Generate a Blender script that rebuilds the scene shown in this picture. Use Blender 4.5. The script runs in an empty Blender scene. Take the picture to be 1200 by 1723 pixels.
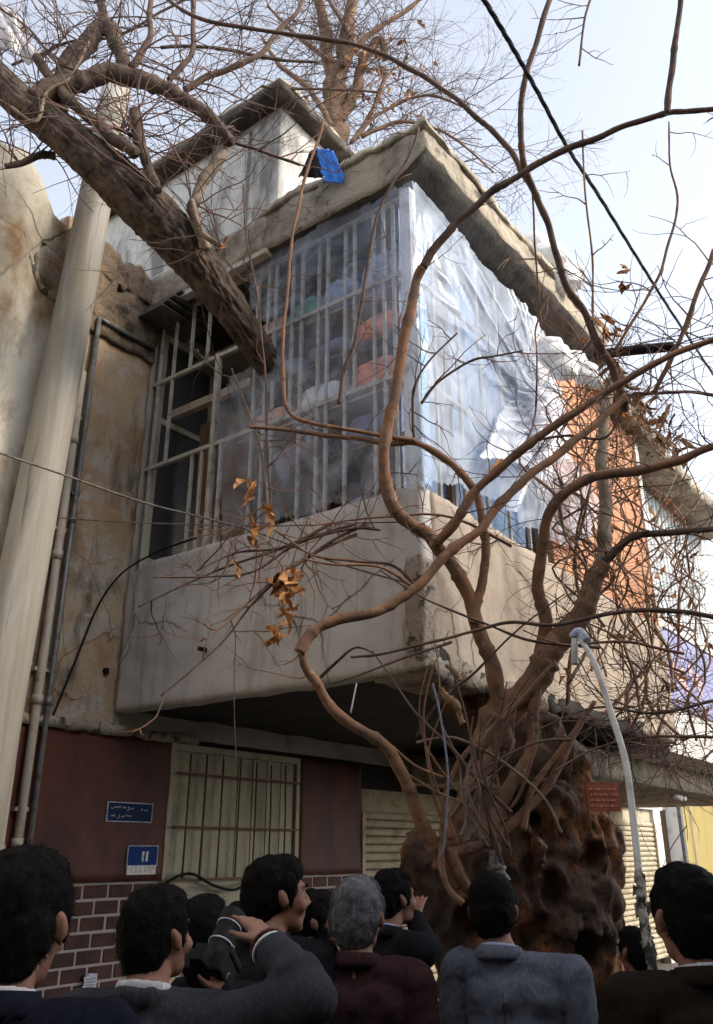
import bpy, bmesh, math, random
from math import sin, cos, pi, radians, sqrt, atan2
from mathutils import Vector, Matrix, noise, Euler
import numpy as np
R = random.Random(7)
sc = bpy.context.scene
col = sc.collection

# ------------------------------------------------------------------ camera, sky, sun, exposure
CAMZ = 1.8
FPX = 1423.0
PITCH = radians(21.8)
cd = bpy.data.cameras.new('camera')
cam = bpy.data.objects.new('camera', cd)
col.objects.link(cam)
cam.location = (0, 0, CAMZ)
cam.rotation_euler = (pi/2 + PITCH, 0, 0)
cd.sensor_fit = 'VERTICAL'
cd.sensor_height = 36.0
cd.lens = 36.0 * FPX / 1723.0
cd.clip_start = 0.05
cd.clip_end = 2000
sc.camera = cam

SUN_AZ = radians(108)      # measured from the viewing direction towards the right
SUN_EL = radians(36)
world = bpy.data.worlds.new('World')
sc.world = world
world.use_nodes = True
nt = world.node_tree
for n in list(nt.nodes): nt.nodes.remove(n)
sky = nt.nodes.new('ShaderNodeTexSky'); sky.sky_type = 'NISHITA'; sky.sun_disc = False
sky.sun_elevation = SUN_EL; sky.sun_rotation = SUN_AZ
sky.altitude = 1100; sky.air_density = 1.0; sky.dust_density = 3.5; sky.ozone_density = 1.2
hs = nt.nodes.new('ShaderNodeHueSaturation'); hs.inputs['Saturation'].default_value = 0.38
bg = nt.nodes.new('ShaderNodeBackground'); bg.inputs[1].default_value = 0.15
wo = nt.nodes.new('ShaderNodeOutputWorld')
nt.links.new(sky.outputs[0], hs.inputs['Color']); nt.links.new(hs.outputs[0], bg.inputs[0]); nt.links.new(bg.outputs[0], wo.inputs[0])
sd = bpy.data.lights.new('sun', 'SUN'); so = bpy.data.objects.new('sun', sd); col.objects.link(so)
sd.energy = 1.25; sd.angle = radians(14); sd.color = (1.0, 0.86, 0.70)
sdir = Vector((sin(SUN_AZ)*cos(SUN_EL), cos(SUN_AZ)*cos(SUN_EL), sin(SUN_EL)))
so.rotation_euler = sdir.to_track_quat('Z', 'Y').to_euler()
so.location = (30, 5, 30)
sc.view_settings.view_transform = 'Standard'
sc.view_settings.look = 'None'
sc.view_settings.exposure = 1.62
sc.view_settings.gamma = 1
sc.view_settings.use_curve_mapping = False
try:
    sc.cycles.max_bounces = 8; sc.cycles.transparent_max_bounces = 24
    sc.cycles.sample_clamp_indirect = 6; sc.cycles.caustics_reflective = False
except Exception: pass

# ------------------------------------------------------------------ where things stand
CP, SP = cos(PITCH), sin(PITCH)
def P(px, py, Y):
    """the world point at forward distance Y seen at photo pixel px, py"""
    v = 861.5 - py
    h = FPX*CP - v*SP; up = FPX*SP + v*CP
    s = Y / h
    return Vector(((px-600)*s, Y, CAMZ + up*s))
def scale_at(py, Y):
    v = 861.5 - py
    return Y / (FPX*CP - v*SP)
ANG = radians(53.2)
VD = Vector((cos(ANG), sin(ANG), 0)); UD = Vector((-sin(ANG), cos(ANG), 0))
CORNER = Vector((0.364, 4.6, 0))
WALL = 2.64                      # the facade lies this far behind the balcony front
def L2W(x, y, z): return CORNER + VD*x + UD*y + Vector((0, 0, z))
def ray(px, py):
    return (P(px, py, 1.0) - Vector((0, 0, CAMZ)))
def hit(px, py, axis, val):
    """ray onto the plane local axis = val of the house frame; gives local x, y, z"""
    d = ray(px, py); o = Vector((0, 0, CAMZ)) - CORNER
    A = VD if axis == 0 else UD
    t = (val - o.dot(A)) / d.dot(A)
    q = o + d*t
    return Vector((q.dot(VD), q.dot(UD), q.z))
hitU = lambda px, py, off=0.0: hit(px, py, 0, off)      # side plane of the balcony (local x = 0)
hitV = lambda px, py, off=0.0: hit(px, py, 1, off)      # front plane (local y = 0)
hitW = lambda px, py, off=0.0: hit(px, py, 1, WALL+off) # facade

# ------------------------------------------------------------------ materials
def newmat(name):
    m = bpy.data.materials.new(name); m.use_nodes = True
    n = m.node_tree.nodes
    return m, n, m.node_tree.links, n['Principled BSDF']
def ramp(n, a, b, ca=(0,0,0,1), cb=(1,1,1,1)):
    r = n.new('ShaderNodeValToRGB'); r.color_ramp.elements[0].position = a; r.color_ramp.elements[1].position = b
    r.color_ramp.elements[0].color = ca; r.color_ramp.elements[1].color = cb
    return r
def coords(n, l, space, sx=1, sy=1, sz=1):
    mp = n.new('ShaderNodeMapping'); mp.inputs['Scale'].default_value = (sx, sy, sz)
    if space == 'obj':
        t = n.new('ShaderNodeTexCoord'); l.new(t.outputs['Object'], mp.inputs[0])
    else:
        t = n.new('ShaderNodeNewGeometry'); l.new(t.outputs['Position'], mp.inputs[0])
    return mp
def noi(n, l, mp, scale, detail=6, rough=.6, dist=0):
    t = n.new('ShaderNodeTexNoise'); t.inputs['Scale'].default_value = scale; t.inputs['Detail'].default_value = detail
    t.inputs['Roughness'].default_value = rough; t.inputs['Distortion'].default_value = dist
    l.new(mp.outputs[0], t.inputs['Vector']); return t
def mixc(n, l, fac, a, b):
    m = n.new('ShaderNodeMix'); m.data_type = 'RGBA'
    if isinstance(fac, (int, float)): m.inputs[0].default_value = fac
    else: l.new(fac, m.inputs[0])
    for s, x in ((6, a), (7, b)):
        if isinstance(x, tuple): m.inputs[s].default_value = (*x[:3], 1)
        else: l.new(x, m.inputs[s])
    return m.outputs[2]
def M(name, layers, rough=.85, bump=.3, bscale=30, space='geo', base=None, metal=0, spec=.3, bdist=.01, stretch=(1,1,1), sheen=0):
    """layers: (colour, noise scale, ramp lo, ramp hi, (sx, sy, sz)) painted over each other"""
    m, n, l, b = newmat(name)
    c = base
    for (cc, s, lo, hi, st) in layers:
        mp = coords(n, l, space, *st); t = noi(n, l, mp, s, 8, .65, .3)
        r = ramp(n, lo, hi); l.new(t.outputs[0], r.inputs[0])
        c = mixc(n, l, r.outputs[0], c, cc)
    if isinstance(c, tuple): b.inputs['Base Color'].default_value = (*c[:3], 1)
    else: l.new(c, b.inputs['Base Color'])
    b.inputs['Roughness'].default_value = rough; b.inputs['Metallic'].default_value = metal
    b.inputs['Specular IOR Level'].default_value = spec
    if sheen: b.inputs['Sheen Weight'].default_value = sheen
    if bump:
        mp = coords(n, l, space, *stretch); t = noi(n, l, mp, bscale, 8, .65)
        bp = n.new('ShaderNodeBump'); bp.inputs['Strength'].default_value = bump; bp.inputs['Distance'].default_value = bdist
        l.new(t.outputs[0], bp.inputs['Height']); l.new(bp.outputs[0], b.inputs['Normal'])
    return m
one = (1,1,1); drip = (1,1,.12)
MT = {}
MT['parapet'] = M('parapet_concrete', [((.27,.235,.205),7,.50,.72,drip), ((.54,.51,.475),1.6,.45,.7,one), ((.30,.25,.20),14,.58,.7,(1,1,.07)), ((.20,.17,.14),2.2,.60,.78,one), ((.10,.08,.07),60,.66,.74,one)], base=(.48,.445,.415), bump=.35, bscale=14, bdist=.012)
MT['parapet_front'] = M('parapet_front_concrete', [((.30,.23,.17),5,.48,.7,drip), ((.46,.39,.31),2,.45,.7,one), ((.14,.11,.08),3,.60,.76,(1,1,.4))], base=(.42,.35,.28), bump=.6, bscale=10, bdist=.02)
MT['broken'] = M('broken_concrete', [((.34,.29,.23),9,.45,.6,one), ((.06,.05,.04),14,.52,.62,one)], base=(.32,.27,.21), bump=.8, bscale=25, bdist=.03)
MT['slab_under'] = M('slab_underside_shade', [((.05,.045,.04),4,.45,.65,one)], base=(.11,.10,.085), bump=.6, bscale=16, bdist=.02)  # darker version of the fascia concrete, shade painted into the colour
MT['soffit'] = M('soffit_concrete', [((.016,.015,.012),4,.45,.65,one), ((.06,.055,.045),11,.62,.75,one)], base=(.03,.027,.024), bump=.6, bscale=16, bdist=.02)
MT['plaster'] = M('beige_plaster', [((.34,.215,.12),2.6,.44,.62,(1,1,.5)), ((.44,.39,.32),4,.50,.62,one), ((.15,.115,.085),5,.54,.68,(1,1,.25)), ((.10,.08,.06),1.6,.54,.70,one), ((.50,.45,.38),9,.62,.68,one)], base=(.43,.33,.22), bump=.9, bscale=35, bdist=.015)
MT['ragged'] = M('ragged_dark_plaster', [((.27,.19,.12),6,.5,.65,one), ((.05,.04,.03),5,.5,.62,one)], base=(.16,.12,.085), bump=1, bscale=22, bdist=.03)
MT['cream_wall'] = M('cream_wall_paint', [((.30,.19,.10),1.6,.46,.60,(1,1,.5)), ((.42,.37,.28),5,.5,.7,one), ((.12,.09,.06),2.6,.62,.75,(1,1,.35))], base=(.60,.55,.45), bump=.5, bscale=20, bdist=.012)
MT['red_paint'] = M('maroon_paint', [((.045,.013,.011),3,.42,.65,(1,1,.5)), ((.10,.035,.03),35,.62,.7,one), ((.03,.011,.009),1.2,.55,.75,one)], base=(.095,.026,.017), rough=.6, bump=.5, bscale=60, bdist=.006)
MT['brick'] = M('maroon_brick', [((.028,.011,.009),5,.4,.6,one), ((.065,.026,.02),18,.55,.7,one)], base=(.075,.022,.016), rough=.7, bump=.5, bscale=50, bdist=.006)
MT['mortar'] = M('pale_mortar', [((.36,.32,.29),12,.45,.65,one)], base=(.36,.32,.29), bump=.5, bscale=60, bdist=.006)
MT['fascia'] = M('weathered_fascia', [((.17,.145,.11),3,.45,.62,(1,1,.6)), ((.44,.37,.27),2.5,.52,.7,one), ((.07,.06,.045),6,.56,.68,one), ((.32,.15,.06),4,.66,.76,one)], base=(.40,.35,.27), bump=.9, bscale=14, bdist=.03)
MT['room_wall'] = M('weathered_whitewash', [((.20,.195,.18),3.2,.42,.60,(1,1,.35)), ((.62,.60,.55),1.4,.5,.7,one), ((.12,.11,.09),8,.60,.72,(1,1,.2))], base=(.58,.565,.53), bump=.4, bscale=12, bdist=.012)
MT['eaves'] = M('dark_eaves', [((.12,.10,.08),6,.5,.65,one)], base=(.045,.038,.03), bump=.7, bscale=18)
MT['clay'] = M('clay_block', [((.55,.26,.14),6,.45,.65,one), ((.72,.45,.30),12,.55,.7,one), ((.34,.16,.09),3,.62,.76,one)], base=(.56,.29,.165), bump=.5, bscale=40)
MT['plaster_white'] = M('white_render', [((.36,.34,.31),5,.5,.7,one)], base=(.62,.6,.57), bump=.3)
MT['pole'] = M('pole_concrete', [((.27,.24,.19),5,.42,.62,(1,1,.06)), ((.42,.40,.36),9,.5,.7,(1,1,.1)), ((.13,.115,.09),9,.62,.75,(1,1,.08))], base=(.36,.34,.30), bump=.25, bscale=30, bdist=.006)
MT['pipe'] = M('cream_pipe_paint', [((.20,.17,.13),9,.5,.66,(1,1,.3)),((.12,.06,.03),14,.62,.7,one)], base=(.36,.33,.28), rough=.55, bump=.3)
MT['steel_pipe'] = M('grey_steel_pipe', [((.08,.075,.07),12,.5,.65,one)], base=(.17,.17,.165), rough=.5, metal=.4, bump=.2)
MT['bar'] = M('beige_bar_paint', [((.26,.22,.17),9,.5,.66,one), ((.14,.07,.035),16,.62,.70,one)], base=(.50,.47,.41), rough=.5, bump=.2)
MT['post'] = M('white_post_paint', [((.38,.36,.33),9,.5,.66,one)], base=(.66,.66,.64), rough=.5, bump=.2)
MT['rust_bar'] = M('rusty_bar', [((.07,.045,.03),14,.5,.66,one)], base=(.15,.075,.045), rough=.7, bump=.3)
MT['door'] = M('cream_door_paint', [((.22,.19,.12),4,.48,.7,(1,1,.3)), ((.13,.10,.06),18,.64,.72,one)], base=(.40,.365,.255), rough=.55, bump=.2, bscale=20)
MT['shutter'] = M('shutter_paint', [((.22,.18,.11),5,.48,.7,one)], base=(.42,.37,.27), rough=.8, spec=.08, bump=.2)
MT['dark_wood'] = M('dark_brown_panel', [((.05,.03,.018),3,.45,.65,(4,4,.4))], base=(.10,.062,.036), rough=.6, bump=.3)
MT['shelf'] = M('shelf_board', [((.34,.27,.2),5,.5,.7,one)], base=(.55,.48,.39), rough=.7)
MT['inner'] = M('inner_wall', [((.22,.19,.16),3,.5,.7,one)], base=(.40,.36,.31))
MT['asphalt'] = M('asphalt', [((.03,.03,.03),8,.5,.65,one)], base=(.05,.05,.05), bump=.6, bscale=120)
MT['paving'] = M('paving', [((.12,.11,.10),6,.5,.65,one)], base=(.08,.077,.07), bump=.3)
MT['yellow'] = M('yellow_wall', [((.42,.32,.13),3,.5,.7,drip)], base=(.62,.49,.20), bump=.2)
MT['sheet_metal'] = M('corrugated_sheet', [((.40,.44,.45),4,.45,.65,drip)], base=(.58,.62,.63), rough=.5, bump=.1)
MT['banner'] = M('violet_banner', [((.16,.16,.30),3,.5,.7,one)], base=(.24,.25,.42), rough=.6, bump=.2)
MT['pink'] = M('pink_print', [], base=(.65,.42,.42), bump=0)
MT['red_sign'] = M('red_sign', [((.30,.09,.06),9,.45,.65,one)], base=(.42,.12,.075), rough=.6)
MT['sign_blue'] = M('dark_blue_enamel', [((.012,.02,.045),14,.5,.65,one)], base=(.008,.022,.07), rough=.7, spec=.15, bump=.05)
MT['plate_blue'] = M('blue_enamel', [], base=(.006,.035,.17), rough=.7, spec=.15, bump=0)
MT['white'] = M('white_enamel', [((.38,.38,.37),30,.5,.6,one)], base=(.62,.62,.6), rough=.5, bump=0)
MT['paper'] = M('paper', [((.28,.29,.36),25,.48,.6,one)], base=(.5,.5,.58), rough=.8, bump=.1)
MT['black'] = M('black_rubber', [], base=(.010,.010,.011), rough=.6, bump=.1, spec=.1)
MT['bag_plastic'] = None
MT['cable'] = M('grey_cable', [((.06,.05,.045),20,.5,.6,one)], base=(.13,.115,.10), rough=.6, bump=.1)
MT['white_pole'] = M('white_pole_paint', [((.36,.34,.30),8,.5,.62,one), ((.10,.09,.075),12,.62,.70,one)], base=(.60,.58,.54), rough=.5, bump=.3)
MT['flaked'] = M('flaking_pole', [((.03,.028,.024),22,.46,.54,one)], base=(.33,.30,.25), rough=.8, bump=1, bscale=40)
MT['blue_cloth'] = M('blue_cloth', [((.03,.15,.55),6,.45,.65,one)], base=(.045,.20,.66), rough=.75, bump=.2, space='geo')
MT['bag'] = M('white_bag', [((.50,.50,.50),7,.45,.65,one)], base=(.72,.71,.69), rough=.45, bump=.3, bscale=14)
MT['limb'] = M('old_bark', [((.035,.026,.021),12,.44,.60,one), ((.19,.145,.11),6,.50,.70,one)], base=(.115,.082,.06), bump=.9, bscale=55, bdist=.012)
MT['trunk'] = M('trunk_bark', [((.27,.115,.045),2.0,.49,.63,one), ((.12,.105,.085),5,.56,.70,one), ((.035,.024,.018),5,.56,.66,(1,1,.6)), ((.05,.032,.022),30,.54,.62,(1,1,.4))], base=(.078,.046,.030), bump=.9, bscale=24, bdist=.02)
MT['branch'] = M('young_brown_bark', [((.15,.09,.06),6,.44,.60,one), ((.30,.20,.14),9,.58,.68,one), ((.09,.055,.038),24,.56,.66,one)], base=(.245,.125,.07), bump=.9, bscale=45, bdist=.006)
MT['branch_dark'] = M('dark_brown_bark', [((.06,.04,.032),9,.45,.62,one)], base=(.125,.075,.055), bump=.6, bscale=60, bdist=.006)
MT['twig'] = M('twig_bark', [((.19,.10,.06),3,.45,.6,one)], base=(.10,.062,.045), bump=0)
MT['twig_sky'] = M('sky_twig_bark', [((.18,.10,.075),2,.45,.6,one)], base=(.10,.068,.058), bump=0)
MT['far_bark'] = M('far_tree_bark', [((.13,.085,.06),4,.45,.6,one)], base=(.23,.14,.085), bump=.4)
MT['leaf'] = M('dried_leaf', [((.26,.12,.05),20,.45,.6,one)], base=(.48,.24,.09), rough=.75, bump=.3, space='obj')
MT['leaf_dull'] = M('dull_dried_leaf', [((.12,.075,.04),20,.45,.6,one)], base=(.25,.16,.085), rough=.8, bump=.3, space='obj')
MT['vine'] = M('dry_vine', [((.14,.10,.07),6,.45,.6,one)], base=(.27,.21,.155), bump=.8, bscale=50)
MT['glass'] = M('dark_glass', [], base=(.07,.075,.08), rough=.2, bump=0, spec=.8)

def plastic(name, tint, haze, rough, lo=.35, hi=.7, scale=3.0):
    m, n, l, b = newmat(name)
    b.inputs['Base Color'].default_value = (*tint, 1); b.inputs['Roughness'].default_value = rough
    b.inputs['Specular IOR Level'].default_value = .8
    tr = n.new('ShaderNodeBsdfTransparent'); tr.inputs[0].default_value = (.93,.95,1,1)
    tl = n.new('ShaderNodeBsdfTranslucent'); tl.inputs[0].default_value = (*tint, 1)
    ms = n.new('ShaderNodeMixShader'); ms.inputs[0].default_value = .25
    l.new(b.outputs[0], ms.inputs[1]); l.new(tl.outputs[0], ms.inputs[2])
    mp = coords(n, l, 'geo', 1, 1, .7); t = noi(n, l, mp, scale, 6, .6, 1.2)
    r = ramp(n, lo, hi, (haze[0],)*3+(1,), (haze[1],)*3+(1,)); l.new(t.outputs[0], r.inputs[0])
    mm = n.new('ShaderNodeMixShader'); l.new(r.outputs[0], mm.inputs[0])
    l.new(tr.outputs[0], mm.inputs[1]); l.new(ms.outputs[0], mm.inputs[2])
    l.new(mm.outputs[0], n['Material Output'].inputs[0])
    t2 = noi(n, l, mp, 4, 4, .5, 2.0)
    bp = n.new('ShaderNodeBump'); bp.inputs['Strength'].default_value = .28; bp.inputs['Distance'].default_value = .03
    l.new(t2.outputs[0], bp.inputs['Height']); l.new(bp.outputs[0], b.inputs['Normal'])
    return m
MT['plastic_side'] = plastic('thin_clear_plastic', (.68,.76,.90), (.09,.44), .14, scale=2.2)
MT['plastic_front'] = plastic('milky_clear_plastic', (.64,.73,.85), (.32,.74), .16)
MT['bag_plastic'] = plastic('bag_plastic', (.84,.83,.82), (.93,1.0), .35)
MT['plastic_reflection'] = plastic('reflection_band_plastic', (.78,.83,.92), (.55,.92), .25)  # whiter plastic that paints the bright reflection into the colour
def cloth(name, c, c2=None, sheen=.2, bs=300):
    c2 = c2 or tuple(x*.7 for x in c)
    return M(name, [(c2, 9, .4, .65, one), (tuple(x*1.5 for x in c), 160, .5, .7, (1,1,.35))], base=c, rough=1, bump=.4, bscale=bs, space='obj', sheen=0, bdist=.004, spec=.08)
MT['skin'] = M('skin', [((.17,.078,.05),14,.45,.65,one)], base=(.225,.112,.075), rough=.65, bump=.15, bscale=90, space='obj', bdist=.002)
MT['skin_dark'] = M('tanned_skin', [((.15,.07,.045),14,.45,.65,one)], base=(.20,.10,.065), rough=.5, bump=.15, bscale=90, space='obj', bdist=.002)
MT['hair'] = M('black_hair', [((.010,.008,.007),40,.5,.65,one)], base=(.0045,.004,.004), rough=.8, bump=.6, bscale=90, space='obj', spec=.06)
MT['cord'] = M('grey_cord', [], base=(.16,.17,.22), rough=.7, bump=0)
MT['hair_grey'] = M('grey_hair', [((.03,.03,.032),7,.45,.6,one), ((.16,.16,.17),40,.5,.65,(1,1,.3))], base=(.10,.10,.107), rough=.7, spec=.1, bump=.7, bscale=90, space='obj')
MT['trousers'] = cloth('dark_trousers', (.02,.02,.024))
MT['shoes'] = M('shoe_leather', [], base=(.012,.011,.010), rough=.4, bump=0)
MT['shirt_white'] = cloth('white_shirt', (.45,.45,.46))
MT['shirt_blue'] = cloth('pale_blue_shirt', (.28,.32,.45))
MT['eye_white'] = M('eye_white', [], base=(.28,.26,.24), rough=.6, bump=0)
MT['iris'] = M('dark_iris', [], base=(.02,.012,.008), rough=.2, bump=0)

def add_cracks(m, scale=1.3, width=.012, colr=(.09,.075,.06), cover=(.5,.6)):
    n, l = m.node_tree.nodes, m.node_tree.links; b = n['Principled BSDF']
    src = b.inputs['Base Color'].links[0].from_socket
    mp = coords(n, l, 'geo'); nz = noi(n, l, mp, 3, 6, .6)
    mx = n.new('ShaderNodeMix'); mx.data_type = 'VECTOR'; mx.inputs[0].default_value = .12
    l.new(mp.outputs[0], mx.inputs[4]); l.new(nz.outputs[1], mx.inputs[5])
    v = n.new('ShaderNodeTexVoronoi'); v.feature = 'DISTANCE_TO_EDGE'; v.inputs['Scale'].default_value = scale
    l.new(mx.outputs[1], v.inputs['Vector'])
    r = ramp(n, 0, width, (1,1,1,1), (0,0,0,1)); l.new(v.outputs[0], r.inputs[0])
    n2 = noi(n, l, mp, .9, 3, .5); r2 = ramp(n, *cover); l.new(n2.outputs[0], r2.inputs[0])
    mu = n.new('ShaderNodeMath'); mu.operation = 'MULTIPLY'; l.new(r.outputs[0], mu.inputs[0]); l.new(r2.outputs[0], mu.inputs[1])
    l.new(mixc(n, l, mu.outputs[0], src, colr), b.inputs['Base Color'])
add_cracks(MT['parapet']); add_cracks(MT['parapet_front'], 1.7, .014); add_cracks(MT['plaster'], 2.2, .012, (.12,.08,.05)); add_cracks(MT['cream_wall'], 1.2, .012)

# ------------------------------------------------------------------ building helpers
def tag(o, label=None, cat=None, group=None, kind=None):
    if label: o['label'] = label
    if cat: o['category'] = cat
    if group: o['group'] = group
    if kind: o['kind'] = kind
    return o
def empty(name, loc=(0,0,0), rz=0, **k):
    o = bpy.data.objects.new(name, None); col.objects.link(o); o.location = loc; o.rotation_euler = (0,0,rz)
    o.empty_display_size = .1
    return tag(o, **k)
def link(name, me, m=None, parent=None, smooth=False):
    if m is not None and not me.materials:
        me.materials.append(MT[m] if isinstance(m, str) else m)
    if smooth: me.polygons.foreach_set('use_smooth', [True]*len(me.polygons))
    o = bpy.data.objects.new(name, me); col.objects.link(o)
    if parent: o.parent = parent
    return o
class MB:
    def __init__(s): s.v = []; s.f = []
    def add(s, vs, fs):
        k = len(s.v); s.v += [tuple(v) for v in vs]; s.f += [tuple(i+k for i in f) for f in fs]; return s
    def box(s, x0, y0, z0, x1, y1, z1):
        return s.add([(x0,y0,z0),(x1,y0,z0),(x1,y1,z0),(x0,y1,z0),(x0,y0,z1),(x1,y0,z1),(x1,y1,z1),(x0,y1,z1)],
                     [(0,3,2,1),(4,5,6,7),(0,1,5,4),(1,2,6,5),(2,3,7,6),(3,0,4,7)])
    def prism(s, pts, a, b):
        """closed outline pts, from offset vector a to offset vector b"""
        n = len(pts); a = Vector(a); b = Vector(b)
        return s.add([Vector(p)+a for p in pts]+[Vector(p)+b for p in pts],
                     [tuple(range(n))[::-1], tuple(range(n, 2*n))]+[(i,(i+1)%n,(i+1)%n+n,i+n) for i in range(n)])
    def tube(s, pts, rad, n=6, jit=0, cap=True, flat=1.0):
        pts = [Vector(p) for p in pts]; N = len(pts)
        if isinstance(rad, (int, float)): rad = [rad]*N
        k = len(s.v); up = None
        for i, p in enumerate(pts):
            t = (pts[min(i+1,N-1)] - pts[max(i-1,0)])
            if t.length < 1e-9: t = Vector((0,0,1))
            t.normalize()
            if up is None: up = t.orthogonal().normalized()
            up = (up - t*up.dot(t)); up = up.normalized() if up.length > 1e-6 else t.orthogonal().normalized()
            w = t.cross(up)
            for j in range(n):
                a = 2*pi*j/n; r = rad[i]*(1+(R.uniform(-jit, jit) if jit else 0))
                s.v.append(tuple(p + up*(cos(a)*r) + w*(sin(a)*r*flat)))
        for i in range(N-1):
            for j in range(n):
                a = k+i*n+j; b = k+i*n+(j+1)%n
                s.f.append((a, b, b+n, a+n))
        if cap:
            s.f.append(tuple(range(k, k+n))[::-1]); s.f.append(tuple(range(k+(N-1)*n, k+N*n)))
        return s
    def mesh(s, name, off=None):
        me = bpy.data.meshes.new(name)
        vs = s.v if off is None else [(v[0]-off[0], v[1]-off[1], v[2]-off[2]) for v in s.v]
        me.from_pydata(vs, [], s.f); me.update(); return me
    def build(s, name, m, parent=None, smooth=False, off=None, bevel=0):
        me = s.mesh(name, off)
        if bevel:
            bm = bmesh.new(); bm.from_mesh(me)
            bmesh.ops.bevel(bm, geom=[e for e in bm.edges], offset=bevel, segments=2, affect='EDGES', profile=.6)
            bm.to_mesh(me); bm.free()
        return link(name, me, m, parent, smooth)
def spline(pts, sub=6):
    """Catmull-Rom through (Vector, radius) pairs"""
    out = []; n = len(pts)
    for i in range(n-1):
        p0 = pts[max(i-1,0)]; p1 = pts[i]; p2 = pts[i+1]; p3 = pts[min(i+2,n-1)]
        for k in range(sub):
            t = k/sub; t2 = t*t; t3 = t2*t
            f = lambda a,b,c,d: .5*((2*b)+(c-a)*t+(2*a-5*b+4*c-d)*t2+(3*b-a-3*c+d)*t3)
            out.append((f(p0[0],p1[0],p2[0],p3[0]), f(p0[1],p1[1],p2[1],p3[1])))
    out.append(pts[-1]); return out
def displace(me, fn):
    """move vertices along their normals by fn(co)"""
    nv = [v.normal.copy() for v in me.vertices]
    for v, n in zip(me.vertices, nv): v.co += n*fn(v.co)
    me.update()
def fbm(p, s, o=4): return noise.fractal(Vector(p)*s, 1.0, 2.0, o)
def roughbox(x0, y0, z0, x1, y1, z1, cell, amp, sc_=6.0, ragged=None):
    """a box of subdivided faces with uneven surfaces"""
    bm = bmesh.new()
    nx, ny, nz = [max(1, int(round(abs(d)/cell))) for d in (x1-x0, y1-y0, z1-z0)]
    idx = {}
    def vert(i, j, k):
        key = (i,j,k)
        if key not in idx:
            idx[key] = bm.verts.new((x0+(x1-x0)*i/nx, y0+(y1-y0)*j/ny, z0+(z1-z0)*k/nz))
        return idx[key]
    for i in range(nx):
        for j in range(ny):
            for k, fl in ((0, True), (nz, False)):
                q = [vert(i,j,k), vert(i+1,j,k), vert(i+1,j+1,k), vert(i,j+1,k)]
                bm.faces.new(q[::-1] if fl else q)
    for i in range(nx):
        for k in range(nz):
            for j, fl in ((0, False), (ny, True)):
                q = [vert(i,j,k), vert(i+1,j,k), vert(i+1,j,k+1), vert(i,j,k+1)]
                bm.faces.new(q[::-1] if fl else q)
    for j in range(ny):
        for k in range(nz):
            for i, fl in ((0, True), (nx, False)):
                q = [vert(i,j,k), vert(i,j+1,k), vert(i,j+1,k+1), vert(i,j,k+1)]
                bm.faces.new(q[::-1] if fl else q)
    for v in bm.verts:
        p = v.co.copy()
        if ragged: ragged(v)
        n = Vector((fbm(p, sc_), fbm(p+Vector((9,3,1)), sc_), fbm(p+Vector((4,7,13)), sc_)))
        v.co += n*amp
    me = bpy.data.meshes.new('rough'); bm.to_mesh(me); bm.free(); return me

# blobs -> one continuous surface
def ico(sub):
    bm = bmesh.new(); bmesh.ops.create_icosphere(bm, subdivisions=sub, radius=1)
    v = np.array([x.co[:] for x in bm.verts]); f = np.array([[q.index for q in x.verts] for x in bm.faces]); bm.free(); return v, f
ICO = ico(2)
class Blob:
    def __init__(s): s.p = []
    def ell(s, c, r, rot=None):
        s.p.append((Vector(c), Vector(r) if not isinstance(r, (int, float)) else Vector((r,r,r)), rot)); return s
    def cap(s, a, b, ra, rb=None, step=.45):
        rb = ra if rb is None else rb
        a = Vector(a); b = Vector(b); L = (b-a).length
        n = max(1, int(L/(min(ra, rb)*step)))
        for i in range(n+1):
            t = i/n; s.ell(a.lerp(b, t), ra+(rb-ra)*t)
        return s
    def chain(s, pts, rs, step=.45):
        for i in range(len(pts)-1): s.cap(pts[i], pts[i+1], rs[i], rs[i+1], step)
        return s
    def mesh(s, name, voxel, smooth=2, fac=.5):
        V, F = ICO; vs = []; fs = []; k = 0
        for c, r, rot in s.p:
            q = V*np.array(r[:])
            if rot is not None: q = q @ np.array(rot.to_matrix() if hasattr(rot, 'to_matrix') else rot).T
            vs.append(q+np.array(c[:])); fs.append(F+k); k += len(V)
        me = bpy.data.meshes.new('tmp'); me.from_pydata(np.vstack(vs).tolist(), [], np.vstack(fs).tolist())
        o = bpy.data.objects.new('tmp', me); col.objects.link(o)
        rm = o.modifiers.new('r', 'REMESH'); rm.mode = 'VOXEL'; rm.voxel_size = voxel
        if smooth:
            sm = o.modifiers.new('s', 'SMOOTH'); sm.factor = fac; sm.iterations = smooth
        dg = bpy.context.evaluated_depsgraph_get(); dg.update()
        out = bpy.data.meshes.new_from_object(o.evaluated_get(dg)); out.name = name
        bpy.data.objects.remove(o); bpy.data.meshes.remove(me)
        out.materials.clear(); out.polygons.foreach_set('use_smooth', [True]*len(out.polygons))
        return out
# ------------------------------------------------------------------ ground
g = MB(); g.add([(-150,-150,0),(150,-150,0),(150,150,0),(-150,150,0)], [(0,1,2,3)])
tag(g.build('road', 'asphalt'), kind='structure')
pv = MB()
c_ = [L2W(-6,-1.3,0), L2W(16,-1.3,0), L2W(16,6,0), L2W(-6,6,0)]
pv.prism(c_, (0,0,-.05), (0,0,.12))
tag(pv.build('pavement', 'paving'), kind='structure')

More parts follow.
